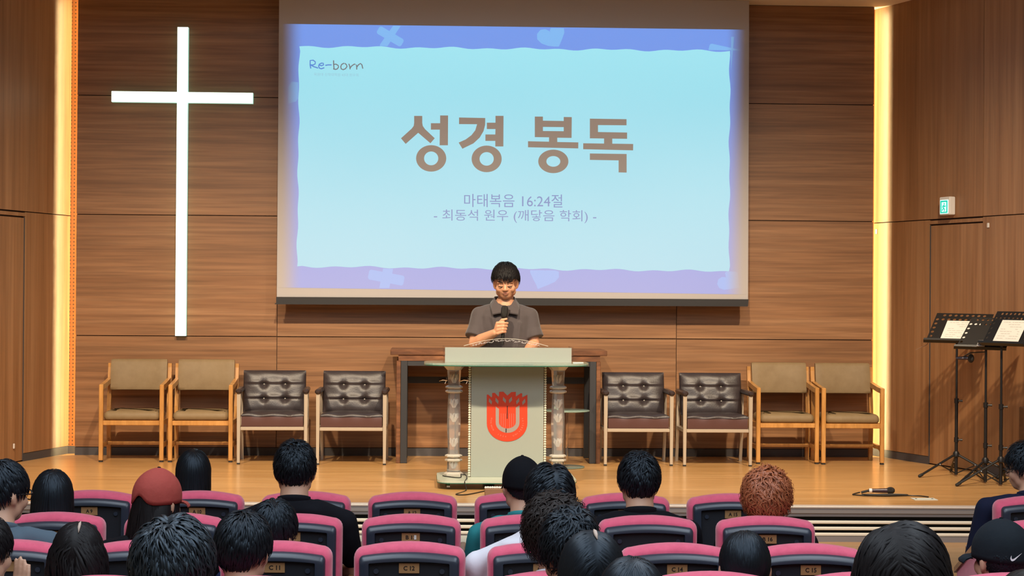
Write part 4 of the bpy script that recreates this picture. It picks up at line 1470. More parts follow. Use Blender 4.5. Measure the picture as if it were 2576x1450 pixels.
def head_prims(m, k, detail=False):
    """head in its own frame: face towards +y, origin at the head centre"""
    s0 = len(m.v)
    m.ell((0, -0.006, 0.020), (0.077, 0.095, 0.098), 20, 14)
    m.ell((0, 0.030, -0.028), (0.064, 0.060, 0.082), 18, 12)
    m.ell((0, 0.042, -0.078), (0.044, 0.040, 0.034), 14, 10)
    for s in (-1, 1):
        m.ell((s * 0.046, 0.052, -0.032), (0.024, 0.030, 0.030), 12, 8)
        m.ell((s * 0.052, 0.012, -0.062), (0.020, 0.040, 0.032), 12, 8)
        m.ell((s * 0.081, -0.006, -0.014), (0.010, 0.019, 0.032), 12, 10, Matrix.Rotation(s * 0.35, 3, 'Z'))
        m.ell((s * 0.077, 0.000, -0.036), (0.009, 0.011, 0.014), 10, 8)
    m.cap((0, 0.082, 0.004), (0, 0.100, -0.030), 0.009, 0.013, 10)
    m.ell((0, 0.094, -0.033), (0.018, 0.012, 0.010), 12, 8)
    m.ell((0, 0.082, -0.058), (0.025, 0.012, 0.007), 12, 8)
    m.ell((0, 0.081, -0.069), (0.021, 0.012, 0.007), 12, 8)
    if detail:
        for s in (-1, 1):
            m.ell((s * 0.032, 0.0755, -0.004), (0.019, 0.0105, 0.010), 12, 8)
            m.ell((s * 0.034, 0.078, 0.018), (0.026, 0.010, 0.007), 12, 8)
            m.ell((s * 0.013, 0.094, -0.034), (0.009, 0.010, 0.008), 10, 8)
    for i in range(s0, len(m.v)):
        m.v[i] = tuple(c * k for c in m.v[i])
    return s0


def place(m, s0, R, T):
    for i in range(s0, len(m.v)):
        m.v[i] = tuple(R @ Vector(m.v[i]) + T)


def hair_mesh(seed, k=1.0, n=700, length=(0.05, 0.08), lift=0.09, w=0.0055, steps=7, whorl=(0.1, -0.45, 0.88), curl=0.0, cfreq=3.0,
              front=0.42, side=-0.02, back=-0.62, grav=0.35, flow='whorl', long_to=None, spread=0.0, rough=0.25, part=None, vol=(1, 1, 1), fringe=0.0, base=0.05, thick=1.0, zmax=2.0):
    """base shell that follows the hairline plus tapered clumps combed along the scalp (all real geometry)"""
    rg_ = np.random.default_rng(seed)
    A = np.array([0.080, 0.098, 0.101]) * np.array(vol) * k
    C = np.array([0, -0.007, 0.020]) * k
    m = MB()

    def hairline(d):
        az = np.arctan2(d[:, 0], d[:, 1])
        c = np.cos(az)
        return np.where(c > 0, side + (front - side) * c ** 1.5, side + (back - side) * (-c) ** 1.2)
    # base shell
    nu, nv = 40, 22
    V, keep = [], []
    for j in range(nv + 1):
        th = pi * (j + 0.02) / (nv + 0.04)
        for i in range(nu):
            a = 2 * pi * i / nu
            V.append((math.sin(th) * math.sin(a), math.sin(th) * math.cos(a), math.cos(th)))
    D = np.array(V)
    hl = hairline(D)
    Zc = np.maximum(D[:, 2], hl - 0.10)
    D2 = D.copy()
    low = D[:, 2] < hl
    rad = np.where(low, 1.0 + base * np.clip(1 - (hl - D[:, 2]) / 0.12, -1.5, 1), 1.0 + base)
    P = C + D2 * A * rad[:, None]
    fs_ = []
    for j in range(nv):
        for i in range(nu):
            q = (j * nu + i, j * nu + (i + 1) % nu, (j + 1) * nu + (i + 1) % nu, (j + 1) * nu + i)
            if max(D[t_, 2] - hl[t_] for t_ in q) > -0.16:
                fs_.append(q)
    m.add(P, fs_)
    if long_to is not None:
        # solid core of the long hair
        loops = []
        zs_ = np.linspace(0.03 * k, long_to, 9)
        for z in zs_:
            t = (0.03 * k - z) / (0.03 * k - long_to)
            rx = A[0] * (0.93 + 0.12 * math.sin(pi * min(t * 1.1, 1)) + spread * t)
            ry = A[1] * (0.82 - 0.14 * t)
            yc = C[1] - 0.034 * k * t - 0.006 * k
            loops.append([(rx * math.sin(2 * pi * i / 24), yc + ry * math.cos(2 * pi * i / 24) * (0.25 if math.cos(2 * pi * i / 24) > 0 else 1.0), z) for i in range(24)])
        m.loft(loops)
    # clumps
    d = rg_.normal(size=(n * 9, 3))
    d /= np.linalg.norm(d, axis=1)[:, None]
    d = d[(d[:, 2] > hairline(d)) & (d[:, 2] < zmax)][:n]
    n = len(d)
    wv = np.array(whorl, float)
    wv /= np.linalg.norm(wv)
    L = rg_.uniform(length[0], length[1], n) * k
    p = C + d * A * (1 + base * 0.6)
    ph = rg_.uniform(0, 6.28, n)
    jit = rg_.normal(size=(n, 3)) * rough
    lf = lift * rg_.uniform(0.5, 1.3, n)
    pts = [p.copy()]
    for s in range(steps):
        q = (p - C) / A
        r = np.linalg.norm(q, axis=1)
        nn = q / r[:, None]
        nor = nn / A
        nor /= np.linalg.norm(nor, axis=1)[:, None]
        if part is not None:
            # combed away from a parting line
            away = np.zeros_like(nn)
            away[:, 0] = np.where(nn[:, 0] > part, 1.0, -1.0)
            away[:, 2] = -0.35
            away[:, 1] = -0.15
            t = away
        else:
            t = nn * (nn @ wv)[:, None] - wv
        t = t + np.array([0, 0, -1.0]) * grav
        if fringe:
            t = t + np.array([0, 1.0, 0]) * fringe * np.clip(nn[:, 1] + 0.3, 0, 1)[:, None]
        t = t + jit
        t = t - nor * (t * nor).sum(1)[:, None]
        t /= np.linalg.norm(t, axis=1)[:, None] + 1e-9
        free = None
        if long_to is not None:
            f = np.clip((0.25 - nn[:, 2]) / 0.5, 0, 1)[:, None]
            down = np.array([0, -0.02, -1.0]) + jit * 0.15
            down = down + np.stack([np.sign(p[:, 0]) * spread * 0.25, np.zeros(n), np.zeros(n)], 1)
            t = t * (1 - f) + down * f
            t /= np.linalg.norm(t, axis=1)[:, None]
        st = (L / steps)[:, None]
        if curl:
            bn = np.cross(t, nor)
            fr = cfreq * (s + 1) / steps * 6.28 + ph
            p = p + t * st + bn * (np.cos(fr) * curl * k)[:, None] + nor * (np.sin(fr) * curl * 0.8 * k)[:, None]
        else:
            p = p + t * st
        q = (p - C) / A
        r = np.linalg.norm(q, axis=1)
        want = 1 + base + lf * math.sin(pi * min(1.0, (s + 1) / steps * 0.8))
        if long_to is not None:
            fx = np.where(q[:, 2] > 0.1, want, np.maximum(r, want))
        elif curl:
            fx = np.maximum(want * 0.98, np.minimum(r, want * 1.12))
        else:
            fx = want
        p = C + q / r[:, None] * fx[:, None] * A
        if long_to is not None:
            p[:, 2] = np.maximum(p[:, 2], long_to - rg_.uniform(0, 0.02, n))
        pts.append(p.copy())
    PTS = np.stack(pts, 1)                         # n, steps+1, 3
    tg = np.gradient(PTS, axis=1)
    tg /= np.linalg.norm(tg, axis=2)[:, :, None] + 1e-9
    nr = (PTS - C) / (A * A)
    nr /= np.linalg.norm(nr, axis=2)[:, :, None]
    sd = np.cross(tg, nr)
    sd /= np.linalg.norm(sd, axis=2)[:, :, None] + 1e-9
    tt = np.linspace(0, 1, steps + 1)
    ww = w * k * (1 - 0.9 * tt ** 2.2) * (0.55 + 0.45 * np.sin(pi * np.clip(tt * 1.6 + 0.25, 0, 1)))
    wr = rg_.uniform(0.7, 1.3, n)[:, None, None]
    a = PTS - sd * ww[None, :, None] * wr
    b = PTS + sd * ww[None, :, None] * wr
    c = PTS + nr * ww[None, :, None] * 0.7 * wr * thick
    VV = np.stack([a, b, c], 2).reshape(-1, 3)
    Fq = []
    K = (steps + 1) * 3
    base_f = []
    for s in range(steps):
        o0, o1 = s * 3, (s + 1) * 3
        base_f += [(o0, o0 + 2, o1 + 2, o1), (o0 + 2, o0 + 1, o1 + 1, o1 + 2)]
    bf = np.array(base_f)
    allf = (bf[None] + (np.arange(n) * K)[:, None, None]).reshape(-1, 4)
    m.add(VV, allf)
    return m


def fast_mesh(m, name):
    me = bpy.data.meshes.new(name)
    me.from_pydata(m.v, [], m.f)
    me.polygons.foreach_set('use_smooth', [True] * len(me.polygons))
    me.update()
    return me


def cap_mesh(k, opening=True):
    """ball cap crown in head coordinates: outer and inner skin, raised arch at the back when it has a strap opening"""
    A = np.array([0.090, 0.110, 0.108]) * k
    C = np.array([0, -0.004, 0.024]) * k
    nu, nv = 48, 12
    m = MB()
    grid = []
    for layer in (1.0, 0.965):
        g = []
        for j in range(nv + 1):
            row = []
            for i in range(nu):
                a = 2 * pi * i / nu
                ca = math.cos(a)
                zr = -0.16 - 0.20 * (1 - ca) / 2
                if opening:
                    zr += 0.36 * math.exp(-((math.acos(min(1, max(-1, -ca)))) / 0.34) ** 2)
                th = math.acos(zr) * j / nv
                if j == 0:
                    th = 0.02
                seam = 1 - 0.010 * math.exp(-(((i * 6 / nu) % 1 - 0.5) / 0.05) ** 2)
                pk = 1 + 0.03 * math.exp(-(th / 0.35) ** 2)
                row.append(tuple(C + A * layer * seam * pk * np.array([(math.sin(th) if th < pi / 2 else 1.0) * math.sin(a), (math.sin(th) if th < pi / 2 else 1.0) * math.cos(a), math.cos(th)])))
            g.append(row)
        grid.append(g)
    V = [p for g in grid for row in g for p in row]
    n1 = (nv + 1) * nu
    fs_ = []
    for j in range(nv):
        for i in range(nu):
            i2 = (i + 1) % nu
            q = (j * nu + i, j * nu + i2, (j + 1) * nu + i2, (j + 1) * nu + i)
            fs_.append(q)
            fs_.append(tuple(t + n1 for t in reversed(q)))
    for i in range(nu):
        i2 = (i + 1) % nu
        a = nv * nu
        fs_.append((a + i, a + i2, n1 + a + i2, n1 + a + i))
    m.add(V, fs_)
    return m, A, C


def brim_mesh(k):
    m = MB()
    n = 16
    loops = []
    for r, zz in ((1.0, 0), (1.25, 0.004), (1.5, 0.0), (1.66, -0.010)):
        lo = []
        for i in range(n + 1):
            a = -1.05 + 2.1 * i / n
            x = 0.086 * math.sin(a)
            y = 0.100 * math.cos(a) * (1 if r == 1.0 else 1) + (r - 1.0) * 0.105 * math.cos(a * 1.0) ** 0.5 if math.cos(a) > 0 else 0.0
            z = 0.006 + zz - 0.9 * x * x * 2.2 * (r - 0.6)
            lo.append((x * (1 + 0.05 * (r - 1)) * k, y * k, z * k))
        loops.append(lo)
    V = [p for l in loops for p in l]
    V2 = [(p[0], p[1], p[2] - 0.004 * k) for p in V]
    w_ = n + 1
    fs_ = []
    b = len(V)
    for j in range(3):
        for i in range(n):
            q = (j * w_ + i, j * w_ + i + 1, (j + 1) * w_ + i + 1, (j + 1) * w_ + i)
            fs_.append(q)
            fs_.append(tuple(t + b for t in reversed(q)))
    for i in range(n):
        q = 3 * w_ + i
        fs_.append((q, q + 1, q + 1 + b, q + b))
    m.add(V + V2, fs_)
    return m


def hand_prims(m, wrist, direction, side, up, s=1.0, curl=0.5):
    """palm with four fingers and a thumb; direction = towards the fingertips, side = towards the thumb, up = back of the hand"""
    d, sd, u = Vector(direction).normalized(), Vector(side).normalized(), Vector(up).normalized()
    w = Vector(wrist)
    for q in (-0.024, -0.008, 0.008, 0.024):
        m.cap(w + sd * q * 0.75 * s, w + d * 0.085 * s + sd * q * s, 0.013 * s, 0.0125 * s, 10)
    for q, L in ((0.028, 0.070), (0.0095, 0.080), (-0.0095, 0.074), (-0.028, 0.060)):
        p0 = w + d * 0.085 * s + sd * q * s
        d1 = (d * math.cos(curl * 0.6) - u * math.sin(curl * 0.6))
        d2 = (d * math.cos(curl * 1.5) - u * math.sin(curl * 1.5))
        p1 = p0 + d1 * L * 0.5 * s
        p2 = p1 + d2 * L * 0.5 * s
        m.cap(p0, p1, 0.0088 * s, 0.0082 * s, 10)
        m.cap(p1, p2, 0.0082 * s, 0.0068 * s, 10)
    t0 = w + d * 0.022 * s + sd * 0.026 * s
    t1 = t0 + (d * 0.6 + sd * 0.8 - u * 0.2).normalized() * 0.042 * s
    t2 = t1 + (d * 0.9 + sd * 0.3 - u * 0.3).normalized() * 0.034 * s
    m.cap(t0, t1, 0.0125 * s, 0.0098 * s, 10)
    m.cap(t1, t2, 0.0098 * s, 0.0078 * s, 10)


def person(label, x, y, ztop, k=1.06, yaw=0.0, pitch=0.05, tilt=0.0, shirt='tee_black', hair='hair_black', style=None, sw=1.0, lean=0.0,
           glasses=False, cap_=None, hand=None, hairgap=0.020, collar=True, long_sleeve=False, row_z=0.0, neck_r=0.054, seed=1, scalp=None, slope=0.0):
    t = thing('person', label, 'person', (x, y, HF + row_z), 0, 'people in the audience')
    R = rotm(yaw, pitch, tilt)
    hz = ztop - (HF + row_z) - (0.118 + hairgap) * k
    Hc = Vector((0, 0, hz))
    nb = Vector((lean * 0.3, -0.055, hz - 0.108 * k))                # base of the neck
    shz = nb.z - 0.068 * k                                                       # shoulder height
    body = MB()
    s0 = head_prims(body, k)
    place(body, s0, R, Hc)
    body.cap(R @ Vector((0, -0.018, -0.055)) * k + Hc, nb + Vector((0, 0, -0.03)), neck_r * k, (neck_r + 0.004) * k, 16)
    hipz = 0.50
    ty = 0.02
    SWd = 0.178 * k * sw
    # torso core and arms under the clothes
    body.cap(nb + Vector((0, 0, -0.09)), (0, ty, hipz + 0.05), 0.085, 0.11, 14)
    for s in (-1, 1):
        sh_ = Vector((s * SWd + lean * 0.3, ty - 0.03, shz - 0.02 - slope))
        el = Vector((s * (SWd + 0.05), ty + 0.03, shz - 0.30))
        wr_ = Vector((s * 0.10, ty + 0.27, hipz + 0.09))
        if hand is not None and s > 0:
            el = Vector((SWd + 0.03, ty + 0.14, shz - 0.24))
            wr_ = Vector(hand) - Vector((x, y, HF + row_z))
        body.cap(nb + Vector((0, 0.01, -0.07)), sh_, 0.045, 0.043, 10)
        body.cap(sh_, el, 0.042, 0.036, 10)
        body.cap(el, wr_, 0.038, 0.027, 10)
        if hand is not None and s > 0:
            hand_prims(body, wr_, (0.12, 0.05, 1.0), (-0.75, 0.3, 0.1), (0.5, -0.9, 0), 1.05, 0.25)
        else:
            hand_prims(body, wr_, (-s * 0.3, 0.9, -0.2), (-s * 0.8, -0.2, 0.1), (0, 0.2, 1), 1.0, 0.4)
    link('body', remesh(body, 0.0085 * k if hand is None else 0.0055, 3, 'body'), MAT['skin'], t)
    # clothes
    sm = MB()
    prof = [(nb.z - 0.012 * k, neck_r * k + 0.012, neck_r * k + 0.010, nb.y), (nb.z - 0.03 * k, 0.080 * k, 0.072 * k, nb.y), (nb.z - 0.055 * k, 0.118 * k * sw, 0.086 * k, nb.y + 0.004),
            (shz - 0.03 - slope, 0.172 * k * sw, 0.100 * k, ty - 0.03), (shz - 0.10 - slope, 0.186 * k * sw, 0.118 * k, ty - 0.01), (shz - 0.22, 0.178 * k * sw, 0.122 * k, ty), ((shz + hipz) / 2 - 0.06, 0.168, 0.120, ty), (hipz + 0.04, 0.175, 0.125, ty), (hipz - 0.03, 0.165, 0.12, ty)]
    loops = []
    for z, rx, ry, yc in prof:
        tl = lean * 0.3 * max(0, (z - hipz) / (nb.z - hipz))
        loops.append([(tl + rx * math.copysign(abs(math.cos(2 * pi * i / 28)) ** 0.85, math.cos(2 * pi * i / 28)), yc + ry * math.copysign(abs(math.sin(2 * pi * i / 28)) ** 0.85, math.sin(2 * pi * i / 28)), z) for i in range(28)])
    sm.loft(loops)
    for s in (-1, 1):
        sh_ = Vector((s * SWd + lean * 0.3, ty - 0.03, shz - 0.028 - slope))
        el = Vector((s * (SWd + 0.05), ty + 0.03, shz - 0.30))
        wr_ = Vector((s * 0.10, ty + 0.27, hipz + 0.09))
        if hand is not None and s > 0:
            el = Vector((SWd + 0.03, ty + 0.14, shz - 0.24))
            wr_ = Vector(hand) - Vector((x, y, HF + row_z))
        sm.cap((s * 0.10 * k, nb.y, nb.z - 0.062 * k), sh_, 0.050 * k, 0.056 * k, 12)
        sm.cap(sh_, sh_.lerp(el, 1.0 if long_sleeve else 0.72), 0.060 * k, 0.054, 12)
        if long_sleeve:
            sm.cap(el, el.lerp(wr_, 0.95), 0.050, 0.038, 10)
    link('shirt', remesh(sm, 0.0125, 5, 'shirt'), MAT[shirt], t)
    if collar:
        cm = MB()
        lo = []
        for rr, dz in ((0.003, -0.028), (0.008, -0.010), (0.007, 0.006), (0.000, 0.008)):
            lo.append([((neck_r * k + rr + 0.006) * math.cos(2 * pi * i / 26), nb.y + (neck_r * k + rr + 0.004) * math.sin(2 * pi * i / 26) + 0.002, nb.z - 0.012 * k + dz - 0.018 * math.sin(2 * pi * i / 26)) for i in range(26)])
        cm.loft(lo, False, False)
        link('collar', cm.mesh('collar', True), MAT[shirt], t)
    tr = MB()
    tr.ell((0, 0.03, hipz - 0.0), (0.175, 0.145, 0.085), 18, 10)
    for s in (-1, 1):
        kn = Vector((s * 0.12, 0.44, hipz + 0.01))
        ft = Vector((s * 0.12, 0.46, 0.07))
        tr.cap((s * 0.09, 0.05, hipz + 0.005), kn, 0.085, 0.062, 12)
        tr.cap(kn, ft, 0.058, 0.045, 12)
        tr.ell(ft + Vector((0, 0.05, -0.03)), (0.045, 0.12, 0.038), 12, 8)
    link('trousers', remesh(tr, 0.022, 2, 'trousers'), MAT['trousers'], t)
    # hair
    if style is not None:
        hm_ = hair_mesh(seed, k, **style)
        place(hm_, 0, R, Hc)
        link('hair', fast_mesh(hm_, 'hair'), MAT[hair], t)
    if scalp:
        pm = MB()
        pm.tube([Vector((q[0], q[1], q[2])) * k for q in scalp], [0.001, 0.0055, 0.0055, 0.001], 8)
        place(pm, 0, R, Hc)
        link('parting', pm.mesh('parting', True), MAT['scalp'], t)
    if glasses:
        gm = MB()
        for s in (-1, 1):
            gm.tube([(s * 0.078, 0.075, 0.0), (s * 0.084, 0.03, 0.0), (s * 0.086, -0.012, -0.004), (s * 0.084, -0.028, -0.02)], 0.0028, 6)
            gm.tube([(s * (0.040 + 0.026 * math.cos(a)), 0.096 - 0.012 * abs(math.cos(a)), -0.006 + 0.019 * math.sin(a)) for a in np.linspace(0, 2 * pi, 17)], 0.0024, 6)
            gm.tube([(s * 0.064, 0.088, 0.004), (s * 0.079, 0.074, 0.002)], 0.0026, 6)
        gm.tube([(-0.015, 0.098, 0.0), (0, 0.102, 0.003), (0.015, 0.098, 0.0)], 0.0024, 6)
        for i in range(len(gm.v)):
            gm.v[i] = tuple(R @ (Vector(gm.v[i]) * k) + Hc)
        link('glasses', gm.mesh('glasses', True), MAT['glasses'], t)
    if cap_:
        cmat, opening, dyaw, logo = cap_
        cmb, A, C = cap_mesh(k, opening)
        RR = R @ Matrix.Rotation(-dyaw, 3, 'Z')
        place(cmb, 0, RR, Hc)
        co = link('cap', cmb.mesh('cap', True), MAT[cmat], t)
        bmb = brim_mesh(k)
        place(bmb, 0, RR, Hc)
        link('brim', bmb.mesh('brim', True), MAT[cmat], co)
        bt = MB().ell((0, C[1], C[2] + A[2] * 1.03), (0.008, 0.008, 0.004), 10, 6)
        place(bt, 0, RR, Hc)
        link('top_button', bt.mesh('top_button', True), MAT['cap_black'], co)
        if logo:
            # white check-mark emblem stitched on the cap, wrapped over its surface
            base_ = [(0.00, 0.30), (0.04, 0.42), (0.10, 0.52), (0.085, 0.38), (0.10, 0.28), (0.16, 0.235), (0.24, 0.245), (0.34, 0.30), (1.0, 0.70), (0.36, 0.155), (0.22, 0.075), (0.12, 0.06), (0.05, 0.11), (0.01, 0.19)]
            tri = tessellate_polygon([[Vector((p[0], p[1], 0)) for p in base_]])
            V_ = []
            for u, v in base_:
                a = pi + logo[0] - (u - 0.5) * logo[2]
                zz = logo[1] + (v - 0.3) * logo[2] * 0.92
                cz = math.sqrt(1 - zz * zz) if zz > 0 else 1.0
                V_.append(RR @ Vector(tuple(C + A * 1.012 * np.array([cz * math.sin(a), cz * math.cos(a), zz]))) + Hc)
            lm = MB().add(V_, [tuple(t_) for t_ in tri])
            link('cap_emblem', lm.mesh('cap_emblem'), MAT['logo_white'], co)
    return t


SHORT = dict(n=900, length=(0.045, 0.075), lift=0.10, w=0.0052, rough=0.30)
NEAT = dict(n=900, length=(0.05, 0.08), lift=0.07, w=0.005, rough=0.16)
TOUSLE = dict(n=900, length=(0.055, 0.09), lift=0.16, w=0.0055, rough=0.45, curl=0.004, cfreq=1.3)
LONG = dict(n=1100, length=(0.30, 0.36), lift=0.06, w=0.0050, steps=12, rough=0.10, back=-0.4, front=0.35)

person('person with short black hair, glasses and slate grey tee at the far left', -2.045, -8.59, 0.770, 1.08, 0.75, 0.05, 0, 'tee_slate', style=dict(NEAT), glasses=True, seed=11)
person('person with long straight black hair, second row on the left', -2.029, -7.66, 0.641, 1.04, 0.0, 0.06, 0, 'tee_black', style=dict(LONG, long_to=-0.21, spread=0.28), seed=12)
person('person in a brick red baseball cap with dark hair tied through its back', -1.400, -8.61, 0.730, 1.06, 0.55, 0.10, 0.0, 'tee_black', 'hair_soft',
       style=dict(LONG, n=1000, long_to=-0.155, spread=0.30, base=0.02, lift=0.03, rough=0.22, front=0.2, zmax=-0.02, length=(0.14, 0.20), side=-0.45), cap_=('cap_red', True, 0.0, None), hairgap=0.016, seed=13)
person('person with long straight black hair sitting nearest the stage', -1.485, -6.755, 0.659, 1.0, 0.0, 0.05, 0, 'tee_black', style=dict(LONG, long_to=-0.19, spread=0.05), seed=14)
person('broad man in a black tee with short black hair, left of centre', -0.888, -7.70, 0.783, 1.08, 0.0, 0.04, 0, 'tee_black', style=dict(SHORT, lift=0.13, curl=0.003), sw=1.22, seed=15, neck_r=0.060, slope=0.03)
person('person with wavy dark hair and a pale parting at the lower left', -1.554, -9.53, 0.633, 1.04, 0.0, 0.12, 0, 'tee_black', 'hair_soft', style=dict(LONG, long_to=-0.24, spread=0.42, curl=0.010, cfreq=2.2, part=0.0), seed=16, scalp=[(0.012, -0.030, 0.128), (0.013, -0.055, 0.118), (0.014, -0.072, 0.107), (0.016, -0.090, 0.088)])
person('person with thick tousled grey-black hair in the left foreground', -1.079, -10.475, 0.752, 1.12, 0.0, 0.10, 0.05, 'tee_black', 'hair_grey', style=dict(n=1300, length=(0.07, 0.11), lift=0.20, w=0.006, rough=0.30, vol=(1.20, 1.12, 1.06), whorl=(-0.35, -0.3, 0.9), back=-0.75), seed=17, row_z=0.06)
person('person with parted short black hair and one bare ear, fourth row left', -0.945, -9.55, 0.673, 1.10, 0.25, 0.14, 0, 'tee_navy', style=dict(NEAT, n=1000, whorl=(0.12, -0.2, 0.97), lift=0.09, back=-0.72, vol=(1.06, 1.04, 1)), seed=18, row_z=0.025)
person('person in a navy shirt with short black hair, third row left of centre', -0.912, -8.63, 0.607, 1.05, 0.45, 0.12, 0.08, 'tee_navy', style=dict(NEAT, vol=(1.05, 1.05, 1.05)), seed=19)
person('person in a teal shirt and black cap before the lectern', 0.187, -7.74, 0.701, 1.06, -0.15, 0.05, 0, 'tee_teal', style=dict(SHORT, n=500, lift=0.02, base=0.015, length=(0.02, 0.03), back=-0.72, zmax=0.0), cap_=('cap_black', False, 0.0, None), hairgap=0.012, seed=20, sw=1.05, slope=0.02)
person('person in a white shirt with centre-parted black hair', 0.251, -8.665, 0.761, 1.08, -0.1, 0.05, 0, 'tee_white', style=dict(NEAT, n=1000, part=0.12, lift=0.13, vol=(1.06, 1.02, 1.03), back=-0.7), seed=21, sw=1.25, lean=-0.20, slope=0.065)
person('person with loose dark brown curls and a white tee, right of centre', 0.206, -9.59, 0.734, 1.10, 0.0, 0.06, 0, 'tee_white', 'hair_brown', style=dict(n=1200, length=(0.07, 0.12), lift=0.20, w=0.0055, rough=0.4, curl=0.010, cfreq=1.8, back=-0.85, vol=(1.12, 1.1, 1.05)), seed=22, row_z=0.025)
person('person with tousled short black hair showing a left ear, centre foreground', 0.183, -10.52, 0.803, 1.02, 0.1, 0.10, 0.06, 'tee_black', style=dict(TOUSLE), seed=23, row_z=0.06)
person('person with smooth straight black hair and a pale parting, centre foreground', 0.168, -11.44, 0.854, 0.98, 0.0, 0.12, 0, 'tee_black', style=dict(LONG, long_to=-0.22, spread=0.25, part=0.08), seed=24, scalp=[(0.004, -0.025, 0.129), (0.006, -0.042, 0.123), (0.007, -0.058, 0.115), (0.009, -0.074, 0.103)], row_z=0.10)
person('person with straight black hair with a bluish sheen at the bottom edge, right of centre', 0.208, -12.02, 0.868, 0.92, 0.0, 0.10, 0, 'tee_black', 'hair_black', style=dict(LONG, long_to=-0.22, spread=0.25), seed=25, row_z=0.12)
person('person with sleek tied-back black hair in the right foreground', 0.911, -9.615, 0.601, 1.10, 0.0, 0.02, 0, 'tee_black', style=dict(n=1100, length=(0.10, 0.14), lift=0.015, w=0.0045, rough=0.05, whorl=(0, 0.3, 0.95), base=0.045, back=-0.6, side=-0.15), hairgap=0.008, seed=26, row_z=0.025)
person('person with curly ginger hair, second row right', 1.347, -7.78, 0.655, 1.06, 0.1, 0.05, 0, 'tee_black', 'hair_ginger', style=dict(n=1100, length=(0.08, 0.13), lift=0.22, w=0.0065, rough=0.5, curl=0.013, cfreq=1.6, back=-0.8, vol=(1.08, 1.08, 1.02)), seed=27)
person('broad man in a black tee with short black hair, right of centre', 0.741, -7.757, 0.736, 1.07, 0.0, 0.04, 0, 'tee_black', style=dict(SHORT, lift=0.11, vol=(1.04, 1.03, 1.02)), sw=1.25, seed=28, neck_r=0.060, slope=0.025)
person('person with large shaggy dark hair at the lower right', 0.997, -11.47, 0.874, 1.12, 0.0, 0.08, 0, 'tee_black', 'hair_soft', style=dict(LONG, n=1400, long_to=-0.26, spread=0.40, curl=0.006, cfreq=1.5, lift=0.17, vol=(1.14, 1.1, 1.05), part=-0.3), seed=29, row_z=0.10)
person('person in a dark sports cap with a white check-mark emblem, far right', 1.868, -9.65, 0.646, 1.10, -0.30, 0.06, 0, 'tee_black', 'hair_black', style=dict(SHORT, n=500, lift=0.02, base=0.015, length=(0.02, 0.03), back=-0.75, zmax=0.0, side=-0.40), cap_=('cap_slate', False, -0.25, (0.50, -0.13, 0.42)), hairgap=0.012, seed=30, row_z=0.025)
person('person with brown hair just showing at the bottom right corner', 1.645, -10.57, 0.612, 1.04, -0.2, 0.05, 0, 'tee_black', 'hair_brown', style=dict(LONG, long_to=-0.22, spread=0.25), seed=31, row_z=0.06)
person('man in a navy suit and glasses looking left at the right edge', 2.905, -6.905, 0.720, 1.06, -1.0, 0.05, 0, 'suit_navy', style=dict(TOUSLE, n=800), glasses=True, long_sleeve=True, sw=1.15, seed=32)
person('person at the bottom left corner with short dark hair raising a hand', -1.90, -9.52, 0.655, 1.06, 0.75, 0.08, 0, 'tee_white', 'hair_soft', style=dict(NEAT), hand=(-1.800, -9.40, 0.295), seed=33, row_z=0.025)

# ---------------------------------------------------------------- the speaker at the lectern
K = 1.13
sp = thing('person', 'young man in a charcoal polo shirt reading into a black microphone at the lectern', 'person', (0.365, -1.86, 0))
R = rotm(pi + 0.10, 0.24, 0.03)
Hc = Vector((0.005, -0.02, 1.566))
body = MB()
s0 = head_prims(body, K, True)
place(body, s0, R, Hc)
nb = Vector((0.005, 0.045, 1.375))
body.cap(R @ Vector((0, -0.02, -0.06)) * K + Hc, nb, 0.062, 0.066, 18)
body.cap(nb, (0, 0.05, 1.0), 0.09, 0.13, 16)
# right arm (viewer's left): forearm raised to the chest with the microphone
shR, elR, wrR = Vector((-0.200, 0.05, 1.310)), Vector((-0.243, -0.02, 1.075)), Vector((-0.085, -0.205, 1.165))
body.cap(nb + Vector((0, 0, -0.05)), shR, 0.06, 0.055, 12)
body.cap(shR, elR, 0.056, 0.046, 14)
body.cap(elR, elR.lerp(wrR, 0.35), 0.047, 0.048, 14)
body.cap(elR.lerp(wrR, 0.35), wrR, 0.048, 0.031, 14)
# gripping hand: four stacked fingers wrapping the handle, thumb on top
hc_ = Vector((-0.030, -0.232, 1.205))
ax = Vector((0.06, 0.0, 1.0)).normalized()
for i, q in enumerate((0.034, 0.012, -0.010, -0.031)):
    b0 = hc_ + ax * q * 1.08
    kn = b0 + Vector((-0.042 + 0.004 * i, -0.006, -0.004 * i))
    p1 = b0 + Vector((0.012 - 0.003 * i, -0.024, 0.001))
    p2 = b0 + Vector((0.040 - 0.004 * i, -0.004, 0.0))
    p3 = b0 + Vector((0.022, 0.022, -0.002))
    body.cap(wrR.lerp(kn, 0.25), kn, 0.017, 0.0135, 10)
    body.cap(kn, p1, 0.0128, 0.0112, 12)
    body.cap(p1, p2, 0.0112, 0.0100, 12)
    body.cap(p2, p3, 0.0098, 0.0085, 12)
t0 = hc_ + Vector((-0.035, 0.012, 0.020))
t1 = hc_ + Vector((-0.002, -0.012, 0.062))
t2 = hc_ + Vector((0.034, -0.012, 0.070))
body.cap(wrR.lerp(t0, 0.4), t0, 0.020, 0.016, 10)
body.cap(t0, t1, 0.0155, 0.0125, 12)
body.cap(t1, t2, 0.0122, 0.0095, 12)
